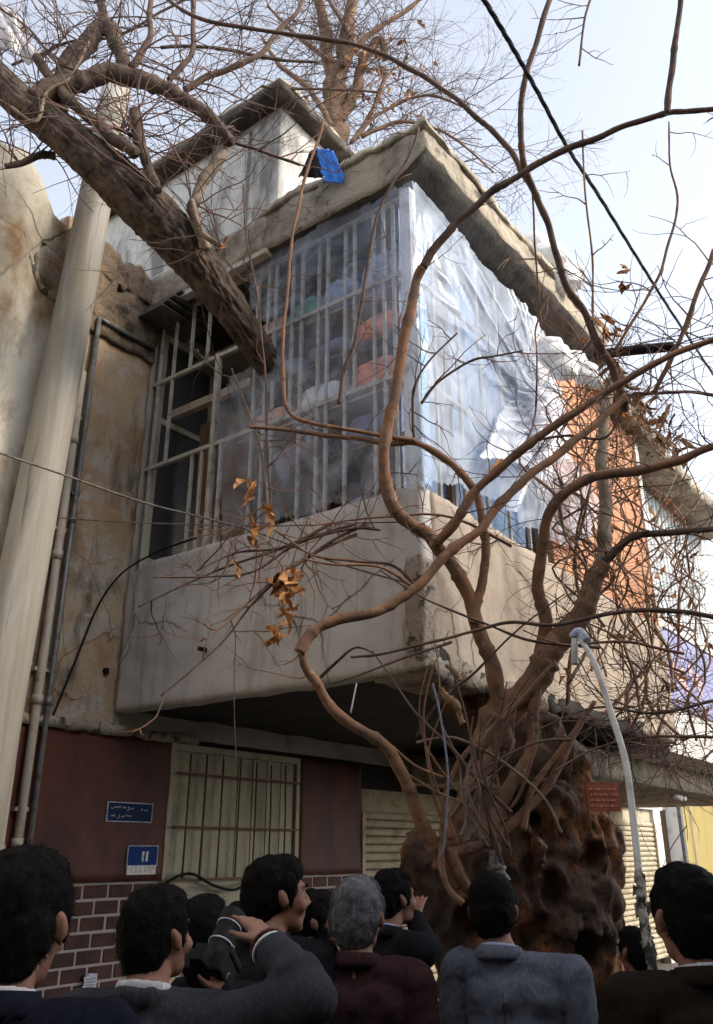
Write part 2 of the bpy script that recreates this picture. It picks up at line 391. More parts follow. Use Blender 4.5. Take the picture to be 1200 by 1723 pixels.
# ------------------------------------------------------------------ the corner house (local frame: x along the facade, y inwards)
house = empty('corner_house', CORNER, ANG, label='weathered house with a caged concrete balcony above maroon painted walls', cat='house')
ZS, ZP, ZR, ZT = 2.75, 3.82, 6.10, 6.46
def h_ragged(v):
    if v.co.z > 6.2:
        v.co.z += .16*fbm((v.co.x*1.0, 0, 3), 2.6) + .05*fbm((v.co.x, v.co.y*5, 7), 11) - max(0, v.co.x+.45)*.25
wall = link('upper_wall', roughbox(-.93, WALL, 2.60, .02, WALL+.3, 6.5, .045, .012, 5, h_ragged), 'plaster', house, True)
rag = link('crumbling_wall_top', roughbox(-.70, WALL-.035, 5.62, 0.02, WALL+.01, 6.5, .04, .022, 9, h_ragged), 'ragged', house, True)
inner = MB().box(.02, WALL, 2.60, 4.6, WALL+.3, ZR-.002).build('inner_wall', 'inner', house)
# ground floor: painted upper band, brick below
DX0, DX1 = hitW(278, 1370)[0], hitW(501, 1370)[0]
SX0, SX1 = hitW(606, 1430)[0], hitW(606, 1430)[0]+1.9
print('door', DX0, DX1, 'shutter', SX0, SX1)
ZB = hitW(190, 1484)[2]
for x0, x1 in ((-.93, DX0), (DX1, SX0)):
    nm = MB()
    me = roughbox(x0, WALL-.02, ZB, x1, WALL+.28, 2.57, .06, .006, 7)
    link('painted_wall', me, 'red_paint', house, True)
    MB().box(x0, WALL-.007, .10, x1, WALL+.28, ZB-.002).build('mortar_wall', 'mortar', house)
lint = link('wall_ledge', roughbox(-.93, WALL-.05, 2.56, DX0+.25, WALL+.2, 2.63, .05, .02, 9), 'broken', house, True)
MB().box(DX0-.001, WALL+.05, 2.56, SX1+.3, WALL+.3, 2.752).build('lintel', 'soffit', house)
mw = [o for o in house.children if o.name.startswith('mortar_wall')]
bmesh_ = MB().box(0,0,0,1,1,1)
bl, bh, gp = .190, .080, .017
bme = MB().box(0,0,0,bl,.03,bh).mesh('brick')
bm = bmesh.new(); bm.from_mesh(bme); bmesh.ops.bevel(bm, geom=bm.edges[:], offset=.004, segments=1, affect='EDGES'); bm.to_mesh(bme); bm.free()
bme.materials.append(MT['brick'])
bhalf = bme.copy(); 
for v in bhalf.vertices: v.co.x *= .48
for wi, (x0, x1) in enumerate(((-.93, DX0), (DX1, SX0))):
    z = ZB-gp-bh; row = 0
    while z > 0.78:
        x = x0+.01 - (bl+gp)*(.5 if row % 2 else 0)
        while x < x1-.03:
            a = max(x, x0+.006); b = min(x+bl, x1-.012)
            if b-a > .03:
                o = bpy.data.objects.new('brick', bme); col.objects.link(o); o.parent = mw[wi]
                o.location = (a, WALL-.012+R.uniform(-.003,.003), z+R.uniform(-.002,.002)); o.scale = ((b-a)/bl, 1, 1)
                o.rotation_euler = (0, R.uniform(-.006,.006), 0)
            x += bl+gp
        z -= bh+gp; row += 1
# metal door with corrugated panels and a rusty grille
ZD = 2.56
door = MB().box(DX0+.04, WALL+.02, .12, DX1-.04, WALL+.06, ZD-.03).build('door', 'door', house)
fr = MB().box(DX0, WALL-.02, .12, DX0+.045, WALL+.08, ZD).box(DX1-.045, WALL-.02, .12, DX1, WALL+.08, ZD).box(DX0+.045, WALL-.02, ZD-.05, DX1-.045, WALL+.08, ZD)
zmid = hitW(385, 1478)[2]
fr.box(DX0+.045, WALL-.012, zmid-.05, DX1-.045, WALL+.02, zmid+.0)
fr.build('door_frame', 'door', house)
n = 8
for i in range(n):
    a = DX0+.05+(DX1-DX0-.1)*i/n; b = DX0+.05+(DX1-DX0-.1)*(i+1)/n
    q = MB(); q.prism([(a+.003,WALL+.02,0),(a+.007,WALL+.010,0),(b-.007,WALL+.010,0),(b-.003,WALL+.02,0)], (0,0,zmid+.01), (0,0,ZD-.055))
    q.build('panel', 'door', door)
for k in range(3):
    z1 = zmid-.06-k*.34; 
    MB().box(DX0+.07, WALL+.002, z1-.31, DX1-.07, WALL+.0195, z1-.02).build('panel', 'door', door)
for px in (305, 333, 362, 392, 421, 447, 472):
    x = hitW(px, 1400)[0]
    MB().tube([(x+R.uniform(-.006,.006), WALL-.045, zmid+.01), (x, WALL-.05, (zmid+ZD)/2), (x+R.uniform(-.01,.01), WALL-.045, ZD-.06+R.uniform(-.04,0))], .0075, 6).build('grille_bar', 'rust_bar', door, True)
for py in (1309, 1394, 1478):
    z = hitW(385, py)[2]
    MB().box(DX0+.05, WALL-.058, z-.008, DX1-.05, WALL-.036, z+.008).build('grille_rail', 'rust_bar', door)
# roller shutters along the facade
def shutter(x0, x1, ztop, label):
    s = empty('roller_shutter', (0,0,0)); s.parent = house
    s['label'] = label
    MB().box(x0, WALL+.05, ztop, x1, WALL+.25, ztop+.22).build('shutter_box', 'shutter', s)
    for g0 in (x0, x1-.05): MB().box(g0, WALL-.03, .12, g0+.05, WALL+.1, ztop).build('guide_rail', 'shutter', s)
    MB().box(x0, WALL+.12, .12, x1, WALL+.16, ztop).build('backing', 'dark_wood', s)
    k = 0; z = ztop-.06; pitch = .075
    pr = [(WALL+.03,0),(WALL+.008,.012),(WALL,.035),(WALL+.008,.058),(WALL+.03,.070)]
    me = MB().prism([(0, y, z_) for y, z_ in pr], (x0+.052,0,0), (x1-.052,0,0)).mesh('slat'); me.materials.append(MT['shutter'])
    while z > .2:
        o = bpy.data.objects.new('slat', me); col.objects.link(o); o.parent = s; o.location = (0,0,z); z -= pitch
    return s
shutter(SX0, SX1, 2.14, 'cream roller shutter left of the trunk')
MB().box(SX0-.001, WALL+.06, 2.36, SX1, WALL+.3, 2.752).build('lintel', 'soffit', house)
FX0 = hitW(1033, 1450)[0]; FX1 = hitW(1108, 1450)[0]
print('far shutter', FX0, FX1)
shutter(FX0, FX1, 2.22, 'cream roller shutter seen right of the trunk')
for a, b in ((SX1, FX0),): MB().box(a, WALL-.01, .12, b, WALL+.28, 2.60).build('painted_wall', 'red_paint', house)
MB().box(FX0-.2, WALL-.012, 2.44, FX1+.5, WALL+.3, 3.2).build('shop_front_wall', 'plaster_white', house)
MB().box(FX1, WALL-.01, .12, FX1+.35, WALL+.3, 2.44).build('shop_pier', 'plaster_white', house)
# floor slab and parapet
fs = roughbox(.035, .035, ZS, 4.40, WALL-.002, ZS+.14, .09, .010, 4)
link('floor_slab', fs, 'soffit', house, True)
# side parapet with rounded far top corner
pp = [(0,0)]
bm = bmesh.new(); 
NU, NZ = 70, 30
def par_pt(i, k, inner_):
    u = WALL*i/NU; zb = ZS-.03; zt = ZP
    t = u-(WALL-.28)
    if t > 0: zt = ZP - .16*(1-sqrt(max(0,1-(t/.28)**2)))-.03*t
    z = zb+(zt-zb)*k/NZ
    off = .022*fbm((0,u,z),1.3)+.006*fbm((3,u,z),9)
    edge = min(1, (zt-z)/.03, (z-zb)/.03); off += .010*(1-max(0,edge))
    z += .012*fbm((5,u,z),3) if k in (0,) else (.006*fbm((5,u,1),4) if k == NZ else 0)
    return Vector(((-.0+off) if not inner_ else .14, u, z))
q = MB()
vs = [par_pt(i,k,False) for i in range(NU+1) for k in range(NZ+1)]+[par_pt(i,k,True) for i in range(NU+1) for k in range(NZ+1)]
fsx = []; K = NZ+1; O = (NU+1)*K
for i in range(NU):
    for k in range(NZ):
        a = i*K+k; fsx.append((a, a+1, a+K+1, a+K)); fsx.append((O+a, O+a+K, O+a+K+1, O+a+1))
    fsx.append((i*K, (i+1)*K, O+(i+1)*K, O+i*K)); fsx.append((i*K+NZ, O+i*K+NZ, O+(i+1)*K+NZ, (i+1)*K+NZ))
for k in range(NZ):
    fsx.append((k, O+k, O+k+1, k+1)); a = NU*K+k; fsx.append((a, a+1, O+a+1, O+a))
q.add(vs, fsx); side_par = q.build('side_parapet', 'parapet', house, True)
def front_rag(v):
    x, y, z = v.co
    if z < ZS+.02 and x < 1.8: v.co.z += .10*abs(fbm((x,0,2),6)) 
    if y < .05:
        d = fbm((x*1.5,0,z*1.5+4),1.2)
        v.co.y += .012*d
        if x < .35 and z < ZS+.75-x: v.co.y += .03+.03*fbm((x,1,z),9)
link('front_parapet', roughbox(.142, -.0, ZS-.03, 4.38, .14, ZP-.0, .05, .010, 7, front_rag), 'parapet_front', house, True)
link('broken_corner', roughbox(-.012, -.018, ZS-.035, .15, .10, ZS+.62, .03, .014, 12), 'broken', house, True)
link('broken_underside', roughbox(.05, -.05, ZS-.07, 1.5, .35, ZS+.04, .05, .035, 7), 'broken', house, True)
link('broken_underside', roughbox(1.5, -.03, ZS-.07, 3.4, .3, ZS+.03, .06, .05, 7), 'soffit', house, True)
# drain stub and hole in the side parapet
h_ = hitU(345, 1094); MB().tube([(-.06,h_[1],h_[2]),(.03,h_[1],h_[2]+.005)], .016, 10).build('drain_stub', 'black', house)
h_ = hitW(178, 1130); MB().tube([(h_[0],WALL-.016,h_[2]),(h_[0],WALL+.03,h_[2])], .024, 9, .2).build('wall_hole', 'black', house)
# roof slab
OV = .10
def slab_under(v):
    if v.co.z < ZT-.05 and v.co.y < .05: v.co.z += (ZT-.03-v.co.z)/(ZT-ZR)*.17*min(1, max(0, (.05-v.co.y)/.23))
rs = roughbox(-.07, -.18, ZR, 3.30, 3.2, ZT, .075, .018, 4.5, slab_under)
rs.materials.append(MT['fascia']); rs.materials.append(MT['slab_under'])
for p_ in rs.polygons: p_.material_index = 1 if p_.normal.z < -.35 else 0  # faces looking down get the painted shade
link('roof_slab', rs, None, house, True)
link('roof_lip', roughbox(-.085, -.20, ZT-.01, 3.3, .15, ZT+.05, .06, .03, 6), 'fascia', house, True)
link('roof_side_lip', roughbox(-.085, .15, ZT-.01, .15, 1.35, ZT+.05, .06, .03, 6), 'fascia', house, True)
# slab edge detail: sheet metal strips at the left end
for k in range(4):
    a = hitU(262, 470+k*12, -.05); 
    MB().box(-.14-.02*k, 2.15+.05*k, ZR-.03-.035*k, .3, 2.95, ZR-.015-.035*k).build('metal_flashing', 'steel_pipe', house)
for k in range(5):
    y0 = 1.25+.25*k
    MB().box(-.10, y0, ZR-.05, -.03, y0+.22, ZR-.005).build('edge_batten', 'plaster_white' if k % 2 else 'shelf', house)
# rooftop room with dark eaves
rx, ry = 0.03, 1.27
link('rooftop_room', roughbox(rx, ry, ZT-.02, 3.0, 4.6, 7.66, .1, .014, 2), 'room_wall', house, True)
link('room_lower_wall', roughbox(-.045, ry+.2, ZR-.02, .06, 2.75, ZT+.03, .07, .012, 3), 'room_wall', house, True)
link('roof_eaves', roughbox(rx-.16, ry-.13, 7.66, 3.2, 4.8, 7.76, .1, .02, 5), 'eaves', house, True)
link('roof_crust', roughbox(rx-.13, ry-.10, 7.76, 3.2, 4.8, 7.83, .1, .04, 5), 'fascia', house, True)
MB().tube([(rx-.01, ry+.35, ZT), (rx-.012, ry+.35, 7.6)], .012, 6).build('room_conduit', 'steel_pipe', house)
# clay block infill wall between the cage and the end of the balcony
cb = MB().box(1.96, .06, ZP-.02, 4.38, .16, ZR).build('block_wall', 'mortar', house)
bw, bh2 = .235, .185
cme = MB().box(0,0,0,bw,.06,bh2).mesh('clay_block'); cme.materials.append(MT['clay'])
bm = bmesh.new(); bm.from_mesh(cme); bmesh.ops.bevel(bm, geom=bm.edges[:], offset=.006, segments=1, affect='EDGES'); bm.to_mesh(cme); bm.free()
z = ZP+.012; row = 0
while z < 5.95:
    x = 1.97 - (bw*.5 if row % 2 else 0)
    while x < 4.36:
        a = max(x, 1.965); b = min(x+bw, 4.37)
        if b-a > .04:
            o = bpy.data.objects.new('clay_block', cme); col.objects.link(o); o.parent = cb
            o.location = (a, .022+R.uniform(-.006,.006), z); o.scale = ((b-a)/bw, 1, 1); o.rotation_euler = (R.uniform(-.01,.01), 0, R.uniform(-.01,.01))
        x += bw+.010
    z += bh2+.010; row += 1
MB().box(4.30, .0, ZP, 4.40, .2, 5.9).build('wall_edge', 'plaster_white', house)
link('wall_coping', roughbox(3.28, -.10, 5.90, 5.3, .35, 6.12, .06, .05, 5), 'fascia', house, True)
# ------------------------------------------------------------------ cage of bars on the balcony
cage = empty('window_cage'); cage.parent = house
RZ = [ZP-.02, 4.65, 5.43, ZR-.02]
cx = .06
def bar(x, y, z0, z1, w=.011, m='bar'):
    MB().box(x-w, y-w, z0, x+w, y+w, z1).build('bar', m, cage)
us = {}
def uat(px, py): return hitU(px, py, cx)[1]
for px in (243, 262): bar(cx, uat(px, 700), RZ[0], RZ[3])
bar(cx, uat(285, 700), RZ[1], RZ[3]); bar(cx, uat(320, 820), RZ[0], RZ[1]); bar(cx, uat(336, 820), RZ[0], RZ[1])
bar(cx, uat(352, 560), RZ[2], RZ[3]); bar(cx, uat(325, 560), RZ[2], RZ[3])
bar(cx, uat(362, 700), RZ[0], RZ[2]+.02, .02); bar(cx, uat(376, 700), RZ[0], RZ[1], .012)
for i, px in enumerate((425, 444, 457, 487, 503, 533, 549, 581, 597, 632, 650, 668)):
    bar(cx+R.uniform(-.004,.004), uat(px, 700), RZ[0] if i % 5 != 3 else RZ[1], RZ[3])
uL = uat(232, 700); uM = uat(362, 700)
for z in (RZ[1], RZ[2]):
    MB().box(cx-.016, .03, z-.016, cx+.016, uL+.08, z+.016).build('rail', 'bar', cage)
MB().box(cx-.016, .03, RZ[3]-.03, cx+.016, WALL-.02, RZ[3]).build('rail', 'bar', cage)
MB().box(.008, .008, RZ[0], .09, .09, RZ[3]).build('corner_post', 'post', cage)
for x in (.36, .68, 1.0, 1.32, 1.64, 1.9): MB().box(x-.011, .05, RZ[0]-.3 if x>.8 else RZ[0], x+.011, .072, RZ[3]).build('bar', 'bar', cage)
for z in (RZ[1], RZ[2]): MB().box(.087, .046, z-.014, 1.95, .076, z+.014).build('rail', 'bar', cage)
# window in the facade, seen through the open part of the cage
wn = empty('inner_window'); wn.parent = house
MB().box(.10, WALL-.03, 3.9, 1.3, WALL-.012, 5.95).build('pane', 'glass', wn)
for (a, b, c, d) in ((.08,3.85,1.32,3.92),(.08,5.9,1.32,5.98),(.08,3.92,.14,5.9),(1.26,3.92,1.32,5.9),(.66,3.92,.72,5.9),(.14,5.1,1.26,5.15)):
    MB().box(a, WALL-.05, b, c, WALL-.031, d).build('frame_member', 'shelf', wn)
MT['brown_panel'] = M('brown_panel', [((.16,.09,.05),3,.45,.65,(4,4,.4))], base=(.27,.16,.09), rough=.6, bump=.3)
MB().box(.42, 1.72, ZS+.14, .46, 2.42, 5.15).build('inner_partition', 'brown_panel', house)
MB().box(.30, 1.62, ZS+.14, .34, 2.50, 4.08).build('inner_board', 'shutter', house)
MB().box(.22, 1.66, 5.18, .28, WALL-.02, 5.25).build('inner_beam', 'shelf', house)
MB().box(.45, .5, ZR-.3, 4.2, WALL-.02, ZR-.25).build('ceiling_board', 'inner', house)
# ------------------------------------------------------------------ shelves and what is stacked on them
rack = empty('storage_rack', L2W(.42, .95, ZS+.14), ANG, label='brown shelf rack standing behind the barred side of the balcony', cat='shelf rack')
def hl(x, y, z): return (x-.42, y-.95, z-(ZS+.14))
for z in (RZ[1]-.03, RZ[2]-.03, 5.02, 4.25):
    a = hl(.085, .12, z-.02); b = hl(.62, 1.62, z); MB().box(*a, *b).build('shelf', 'shelf' if z in (RZ[1]-.03, RZ[2]-.03) else 'dark_wood', rack)
for y in (.12, .85, 1.6):
    for x in (.2, .58):
        a = hl(x, y-.02, ZS+.14); b = hl(x+.03, y+.02, 6.0); MB().box(*a, *b).build('post', 'dark_wood', rack)
MB().box(*hl(.625, .1, ZS+.14), *hl(.64, 1.65, 6.02)).build('back_panel', 'inner', rack)
def soft(name, x, y, z, sx, sy, sz, colr, label, cat, group=None, seed=0):
    """a lumpy folded or stuffed thing lying at a house-frame spot"""
    e = MB(); n1, n2 = 18, 12
    vs = []; fs = []
    for i in range(n2+1):
        th = -pi/2+pi*i/n2
        for j in range(n1):
            a = 2*pi*j/n1
            p = Vector((math.copysign(abs(cos(a))**.6, cos(a))*abs(cos(th))**.5, math.copysign(abs(sin(a))**.6, sin(a))*abs(cos(th))**.5, math.copysign(abs(sin(th))**.7, sin(th))))
            p *= 1+.16*fbm(p+Vector((seed,0,0)), 1.8)
            vs.append((p.x*sx/2, p.y*sy/2, p.z*sz/2+sz/2))
    for i in range(n2):
        for j in range(n1):
            fs.append((i*n1+j, i*n1+(j+1)%n1, (i+1)*n1+(j+1)%n1, (i+1)*n1+j))
    fs.append(tuple(range(n1))[::-1]); fs.append(tuple(range(n2*n1,(n2+1)*n1)))
    e.add(vs, fs)
    m = M(name+'_cloth', [(tuple(c*.6 for c in colr), 7, .45, .65, one)], base=colr, bump=.5, bscale=20, space='obj')
    o = e.build(name, m, None, True); o.location = L2W(x-.10, y, z); o.rotation_euler = (0,0,ANG)
    return tag(o, label, cat, group)
soft('bundle', .36, 1.05, RZ[2]-.03, .3, .34, .28, (0.18,0.50,0.38), 'green cloth bundle on the upper shelf behind the plastic', 'bundle', None, 1)
soft('bundle', .36, 1.40, RZ[2]-.03, .3, .34, .24, (0.80,0.38,0.35), 'red and pink cloth bundle on the upper shelf, left of the green one', 'bundle', None, 2)
soft('sack', .34, .72, RZ[2]-.03, .3, .30, .30, (0.35,0.44,0.68), 'slate blue sack on the upper shelf, right of the green bundle', 'sack', None, 3)
soft('sack', .34, .36, RZ[2]-.03, .3, .34, .36, (0.53,0.59,0.80), 'pale blue sack on the upper shelf beside the corner post', 'sack', None, 4)
soft('blanket', .33, .35, 5.02, .34, .42, .2, (0.80,0.30,0.17), 'folded orange blanket under the upper rail beside the corner post', 'blanket', None, 5)
soft('blanket', .33, .80, 5.02, .34, .40, .16, (0.17,0.18,0.26), 'folded navy blanket on the middle shelf', 'blanket', None, 6)
soft('blanket', .33, 1.25, 5.02, .34, .42, .15, (0.29,0.30,0.41), 'folded grey blue blanket at the left end of the middle shelf', 'blanket', None, 7)
soft('bag', .33, .38, RZ[1]-.03, .34, .40, .26, (0.80,0.27,0.16), 'orange red bag above the lower rail beside the corner post', 'bag', None, 8)
soft('bag', .33, .85, RZ[1]-.03, .34, .40, .24, (0.80,0.80,0.80), 'white bag above the lower rail', 'bag', None, 9)
soft('bag', .33, 1.30, RZ[1]-.03, .34, .36, .18, (0.80,0.44,0.29), 'pinkish bag at the left end above the lower rail', 'bag', None, 10)
soft('mattress', .34, .42, 4.25, .34, .55, .24, (0.18,0.18,0.27), 'dark folded quilt below the lower rail beside the corner post', 'quilt', None, 11)
soft('mattress', .34, 1.1, 4.25, .34, .55, .2, (0.26,0.20,0.23), 'plum coloured folded quilt below the lower rail', 'quilt', None, 12)
soft('mattress', .34, .5, 3.5, .34, .6, .4, (0.35,0.34,0.38), 'grey rolled quilt low behind the bars', 'quilt', None, 13)

# ------------------------------------------------------------------ plastic sheeting
def inpoly(x, y, poly):
    c = False; j = len(poly)-1
    for i in range(len(poly)):
        xi, yi = poly[i]; xj, yj = poly[j]
        if ((yi > y) != (yj > y)) and (x < (xj-xi)*(y-yi)/(yj-yi)+xi): c = not c
        j = i
    return c
def ridge(p, s): return 1-abs(noise.noise(Vector(p)*s))*2
def sheet(name, axis, poly, off, amp, m, label, cell=.02, seed=0, dirv=(1,.5), bulge=0, ties=(), crump=.08):
    a0 = min(p[0] for p in poly); a1 = max(p[0] for p in poly); b0 = min(p[1] for p in poly); b1 = max(p[1] for p in poly)
    na = int((a1-a0)/cell)+1; nb = int((b1-b0)/cell)+1
    idx = {}; vs = []; fs = []
    cxm, bzm = (a0+a1)/2, (b0+b1)/2
    def vert(i, j):
        if (i,j) in idx: return idx[(i,j)]
        a = a0+i*cell; b = b0+j*cell
        d = amp*.9*noise.noise(Vector((a*1.1,b*1.1,seed+9)))
        for (ta, tb__, kk, st) in ties:
            th = atan2(b-tb__, a-ta); rr_ = sqrt((a-ta)**2+(b-tb__)**2)
            wv = ridge((th*kk, rr_*.45, seed+ta), 1.0)
            d += amp*st*(max(0, wv)**3.2)*min(1, rr_*1.6)*max(0, 1-rr_/2.6)
        d += amp*crump*(ridge((a*1.5-b*.8, b*.8+a*.3, seed+3), 4.2)-.3)
        d += bulge*max(0,1-((a-cxm)/(a1-a0)*2)**2)*max(0,1-((b-bzm)/(b1-b0)*2)**2)
        if axis == 0: p = (off-d, a, b)
        else: p = (a, off-d, b)
        idx[(i,j)] = len(vs); vs.append(L2W(*p)); return idx[(i,j)]
    for i in range(na):
        for j in range(nb):
            if inpoly(a0+(i+.5)*cell+.02*noise.noise(Vector((i*.1,j*.1,seed))), b0+(j+.5)*cell+.03*noise.noise(Vector((i*.1,j*.1,seed+4))), poly):
                fs.append((vert(i,j), vert(i+1,j), vert(i+1,j+1), vert(i,j+1)))
    o0 = vs[0]
    q = MB().add([v-o0 for v in vs], fs); o = q.build(name, m, None, True); o.location = o0
    return tag(o, label, 'plastic sheet')
pu = [hitU(px, py) for px, py in ((716,812),(650,826),(560,852),(465,880),(376,898),(368,690),(392,640),(445,604),(462,560),(425,520),(422,432),(560,352),(640,305),(696,268))]
sheet('plastic_sheet', 0, [(p[1], min(p[2], ZR-.02)) for p in pu], -.012, .05, 'plastic_side', 'thin clear plastic sheet stretched over the barred side, left of the corner post', seed=2, ties=((.02,6.0,5,.8),(.05,4.7,5,.6),(1.75,5.6,6,.9)), crump=.12)
pv_ = [hitV(px, py) for px, py in ((684,272),(735,328),(772,395),(828,472),(893,545),(918,620),(918,700),(935,760),(1002,850),(990,900),(940,925),(880,890),(830,850),(760,822),(706,812))]
sheet('plastic_sheet', 1, [(p[0], min(p[2], ZR-.02)) for p in pv_], -.03, .065, 'plastic_front', 'milky plastic sheet billowing over the street side, right of the corner post', seed=11, bulge=.07, ties=((1.86,5.0,5,1.0),(.05,6.0,4,.4)), crump=.02, cell=.016)
pw = [hitV(px, py) for px, py in ((905,640),(918,700),(922,780),(880,800),(820,790),(770,780),(800,720),(850,660))]  # extra white sheet stands in for the reflection band on the plastic
sheet('plastic_sheet', 1, [(p[0], p[2]) for p in pw], -.12, .12, 'plastic_reflection', 'crumpled white plastic added as the bright reflection band at the lower right of the sheeting', seed=21, cell=.018, ties=((1.86,5.0,7,.8),), crump=.25)
MT['blue_sheet'] = M('blue_sheet', [((.40,.48,.62),1.5,.45,.65,one), ((.16,.32,.55),2.5,.55,.72,(1,1,2.5))], base=(.27,.40,.60), rough=.5, bump=.6, bscale=5, bdist=.04)
pb = [(.10,ZP-.05),(1.75,ZP-.1),(1.75,4.9),(1.5,5.35),(.9,ZR-.05),(.10,ZR-.05)]
sheet('blue_tarpaulin', 1, pb, .17, .06, 'blue_sheet', 'pale blue tarpaulin hanging inside the street side of the cage', seed=31, cell=.04)
MT['blue_strip'] = M('blue_strip', [((.25,.45,.68),8,.42,.55,one)], base=(.50,.62,.76), rough=.5, bump=.4)
ps = [(.01,ZP-.0),(.085,ZP-.0),(.085,5.1),(.01,5.3)]
sheet('blue_strip', 1, ps, -.045, .01, 'blue_strip', 'light blue plastic strip hanging down beside the corner post', seed=41, cell=.02)
# ------------------------------------------------------------------ neighbours
nb_ = empty('neighbour_building', L2W(-6, WALL-.2, 0), ANG, label='cream painted neighbouring building with a broken wall top at the left edge', cat='building')
def nl(x, y, z): return (x+6, y-(WALL-.2), z)
def n_rag(v):
    if v.co.z > 6.0:
        v.co.z += .25*fbm((v.co.x*1.0, 0, 9), 1.6) + .06*fbm((v.co.x, 3, 7), 9) - max(0, v.co.x-4.55)*1.2
    v.co.y -= .03*max(0, fbm((v.co.x*2, 1, v.co.z*1.2), 1.2))
link('wall', roughbox(0, 0, .1, 5.02, 3, 6.75, .07, .014, 4, n_rag), 'cream_wall', nb_, True)
for (z, w) in ((4.85, .22), (2.9, .2)):
    link('broken_ledge', roughbox(2.8, -.06, z-.04, 4.28, .05, z+w-.1, .05, .035, 8), 'broken', nb_, True)
for k in range(7):
    a = (4.25+R.uniform(-.1,.1), -.012, 5.7-.03*k)
    pts = [(a[0], -.014, a[2]), (a[0]+R.uniform(-.1,.1), -.016, a[2]-.1), (a[0]+R.uniform(-.15,.1), -.016, a[2]-.2)]
    MB().tube(pts, .004, 4).build('wall_crack', 'rust_bar', nb_)

rb = empty('far_street_building', L2W(4.45, .1, 0), ANG, label='pale building with corrugated cladding and a violet banner beyond the corner house', cat='building')
MB().box(0, 0, 2.662, 3.5, 2.5, 3.9).box(.0, .25, 3.9, 3.5, 2.5, 6.2).build('wall', 'plaster_white', rb)
n = 22
for i in range(n):
    x = .02+i*.14; q = MB(); q.prism([(x,.25,0),(x+.03,.21,0),(x+.09,.21,0),(x+.12,.25,0)], (0,0,4.0), (0,0,5.75)); q.build('cladding_rib', 'sheet_metal', rb)
MB().box(-.02, -.04, 3.9, 3.5, .25, 4.0).build('ledge', 'plaster_white', rb)
MB().box(-.03, .2, 4.0, .03, .26, 5.75).build('edge_strip', 'post', rb)
q = MB().box(.06, -.03, 3.12, 3.4, -.004, 3.88); bn = q.build('banner', 'banner', rb)
for (x, z, s) in ((.35,3.50,.16),(.62,3.42,.2),(.92,3.56,.14),(1.2,3.46,.2)):
    pts = []
    for k in range(11):
        a = 2*pi*k/11; r = s*R.uniform(.35,1); pts.append((x+cos(a)*r, -.034, z+sin(a)*r*.8))
    MB().prism(pts, (0,0,0), (0,-.003,0)).build('printed_mark', 'pink', bn)
link('roof_edge', roughbox(-.1,-.2,5.85,3.5,.4,6.0,.07,.05,5), 'fascia', rb, True)
cn = empty('shop_canopy', L2W(3.6, .55, 2.42), ANG, label='long grey concrete canopy over the shops right of the trunk', cat='canopy')
link('slab', roughbox(0, 0, 0, 6.5, 2.0, .24, .1, .012, 4), 'fascia', cn, True)
MB().tube([(2.6,.12,-.06),(3.0,.12,-.07)], .03, 10).build('tube_lamp', 'post', cn, True)

yb = empty('yellow_building', (6.2, 19, 0), radians(-4), label='yellow building at the far end of the street, lower right', cat='building')
MB().box(0, 0, 0, 9, 4, 3.05).build('wall', 'yellow', yb)
for k in range(10): MB().box(.35+k*.5, -.015, 0, .38+k*.5, 0, 3.05).build('panel_joint', 'shelf', yb)
wb = empty('white_shop', (4.9, 16.8, 0), radians(-4), label='small white shop front between the trunk and the yellow building', cat='building')
MB().box(0, 0, 0, 1.15, 3, 3.3).build('wall', 'plaster_white', wb)
MB().box(.30, -.03, 1.2, .50, .0, 2.3).build('window', 'glass', wb)
MB().box(.55, -.05, 0, .85, .0, 2.5).build('shop_door', 'dark_wood', wb)
MB().box(.05, -.1, 2.5, .55, .0, 2.85).build('sign_box', 'post', wb)
MB().tube([(1.1,-.1,0),(1.1,-.1,3.6)], .05, 8).build('downpipe', 'steel_pipe', wb)

# unseen building added behind the viewer to darken the lower street
ob = empty('sky_blocker_building', (-12, -4.5, 0), 0, label='plain grey building added unseen behind the viewer to dim the lower street', cat='building')
MB().box(0, -4, 0, 17.5, 0, 9).build('wall', 'fascia', ob)
eb = empty('sun_blocker_building', (5.6, -6.5, 0), 0, label='plain grey building added unseen at the right to shade crowd and trunk', cat='building')  # unseen block added to keep the sun off crowd and trunk
MB().box(0, 0, 0, 9, 10.2, 7.0).build('wall', 'fascia', eb)
for k in range(4): MB().box(-.03, 1+2.2*k, 3.6, 0, 2.2+2.2*k, 5.2).build('window', 'glass', eb)
for k in range(6): 
    w_ = MB().box(1+3.4*k, .0, 4.2, 2.6+3.4*k, .04, 5.8).build('window', 'glass', ob)

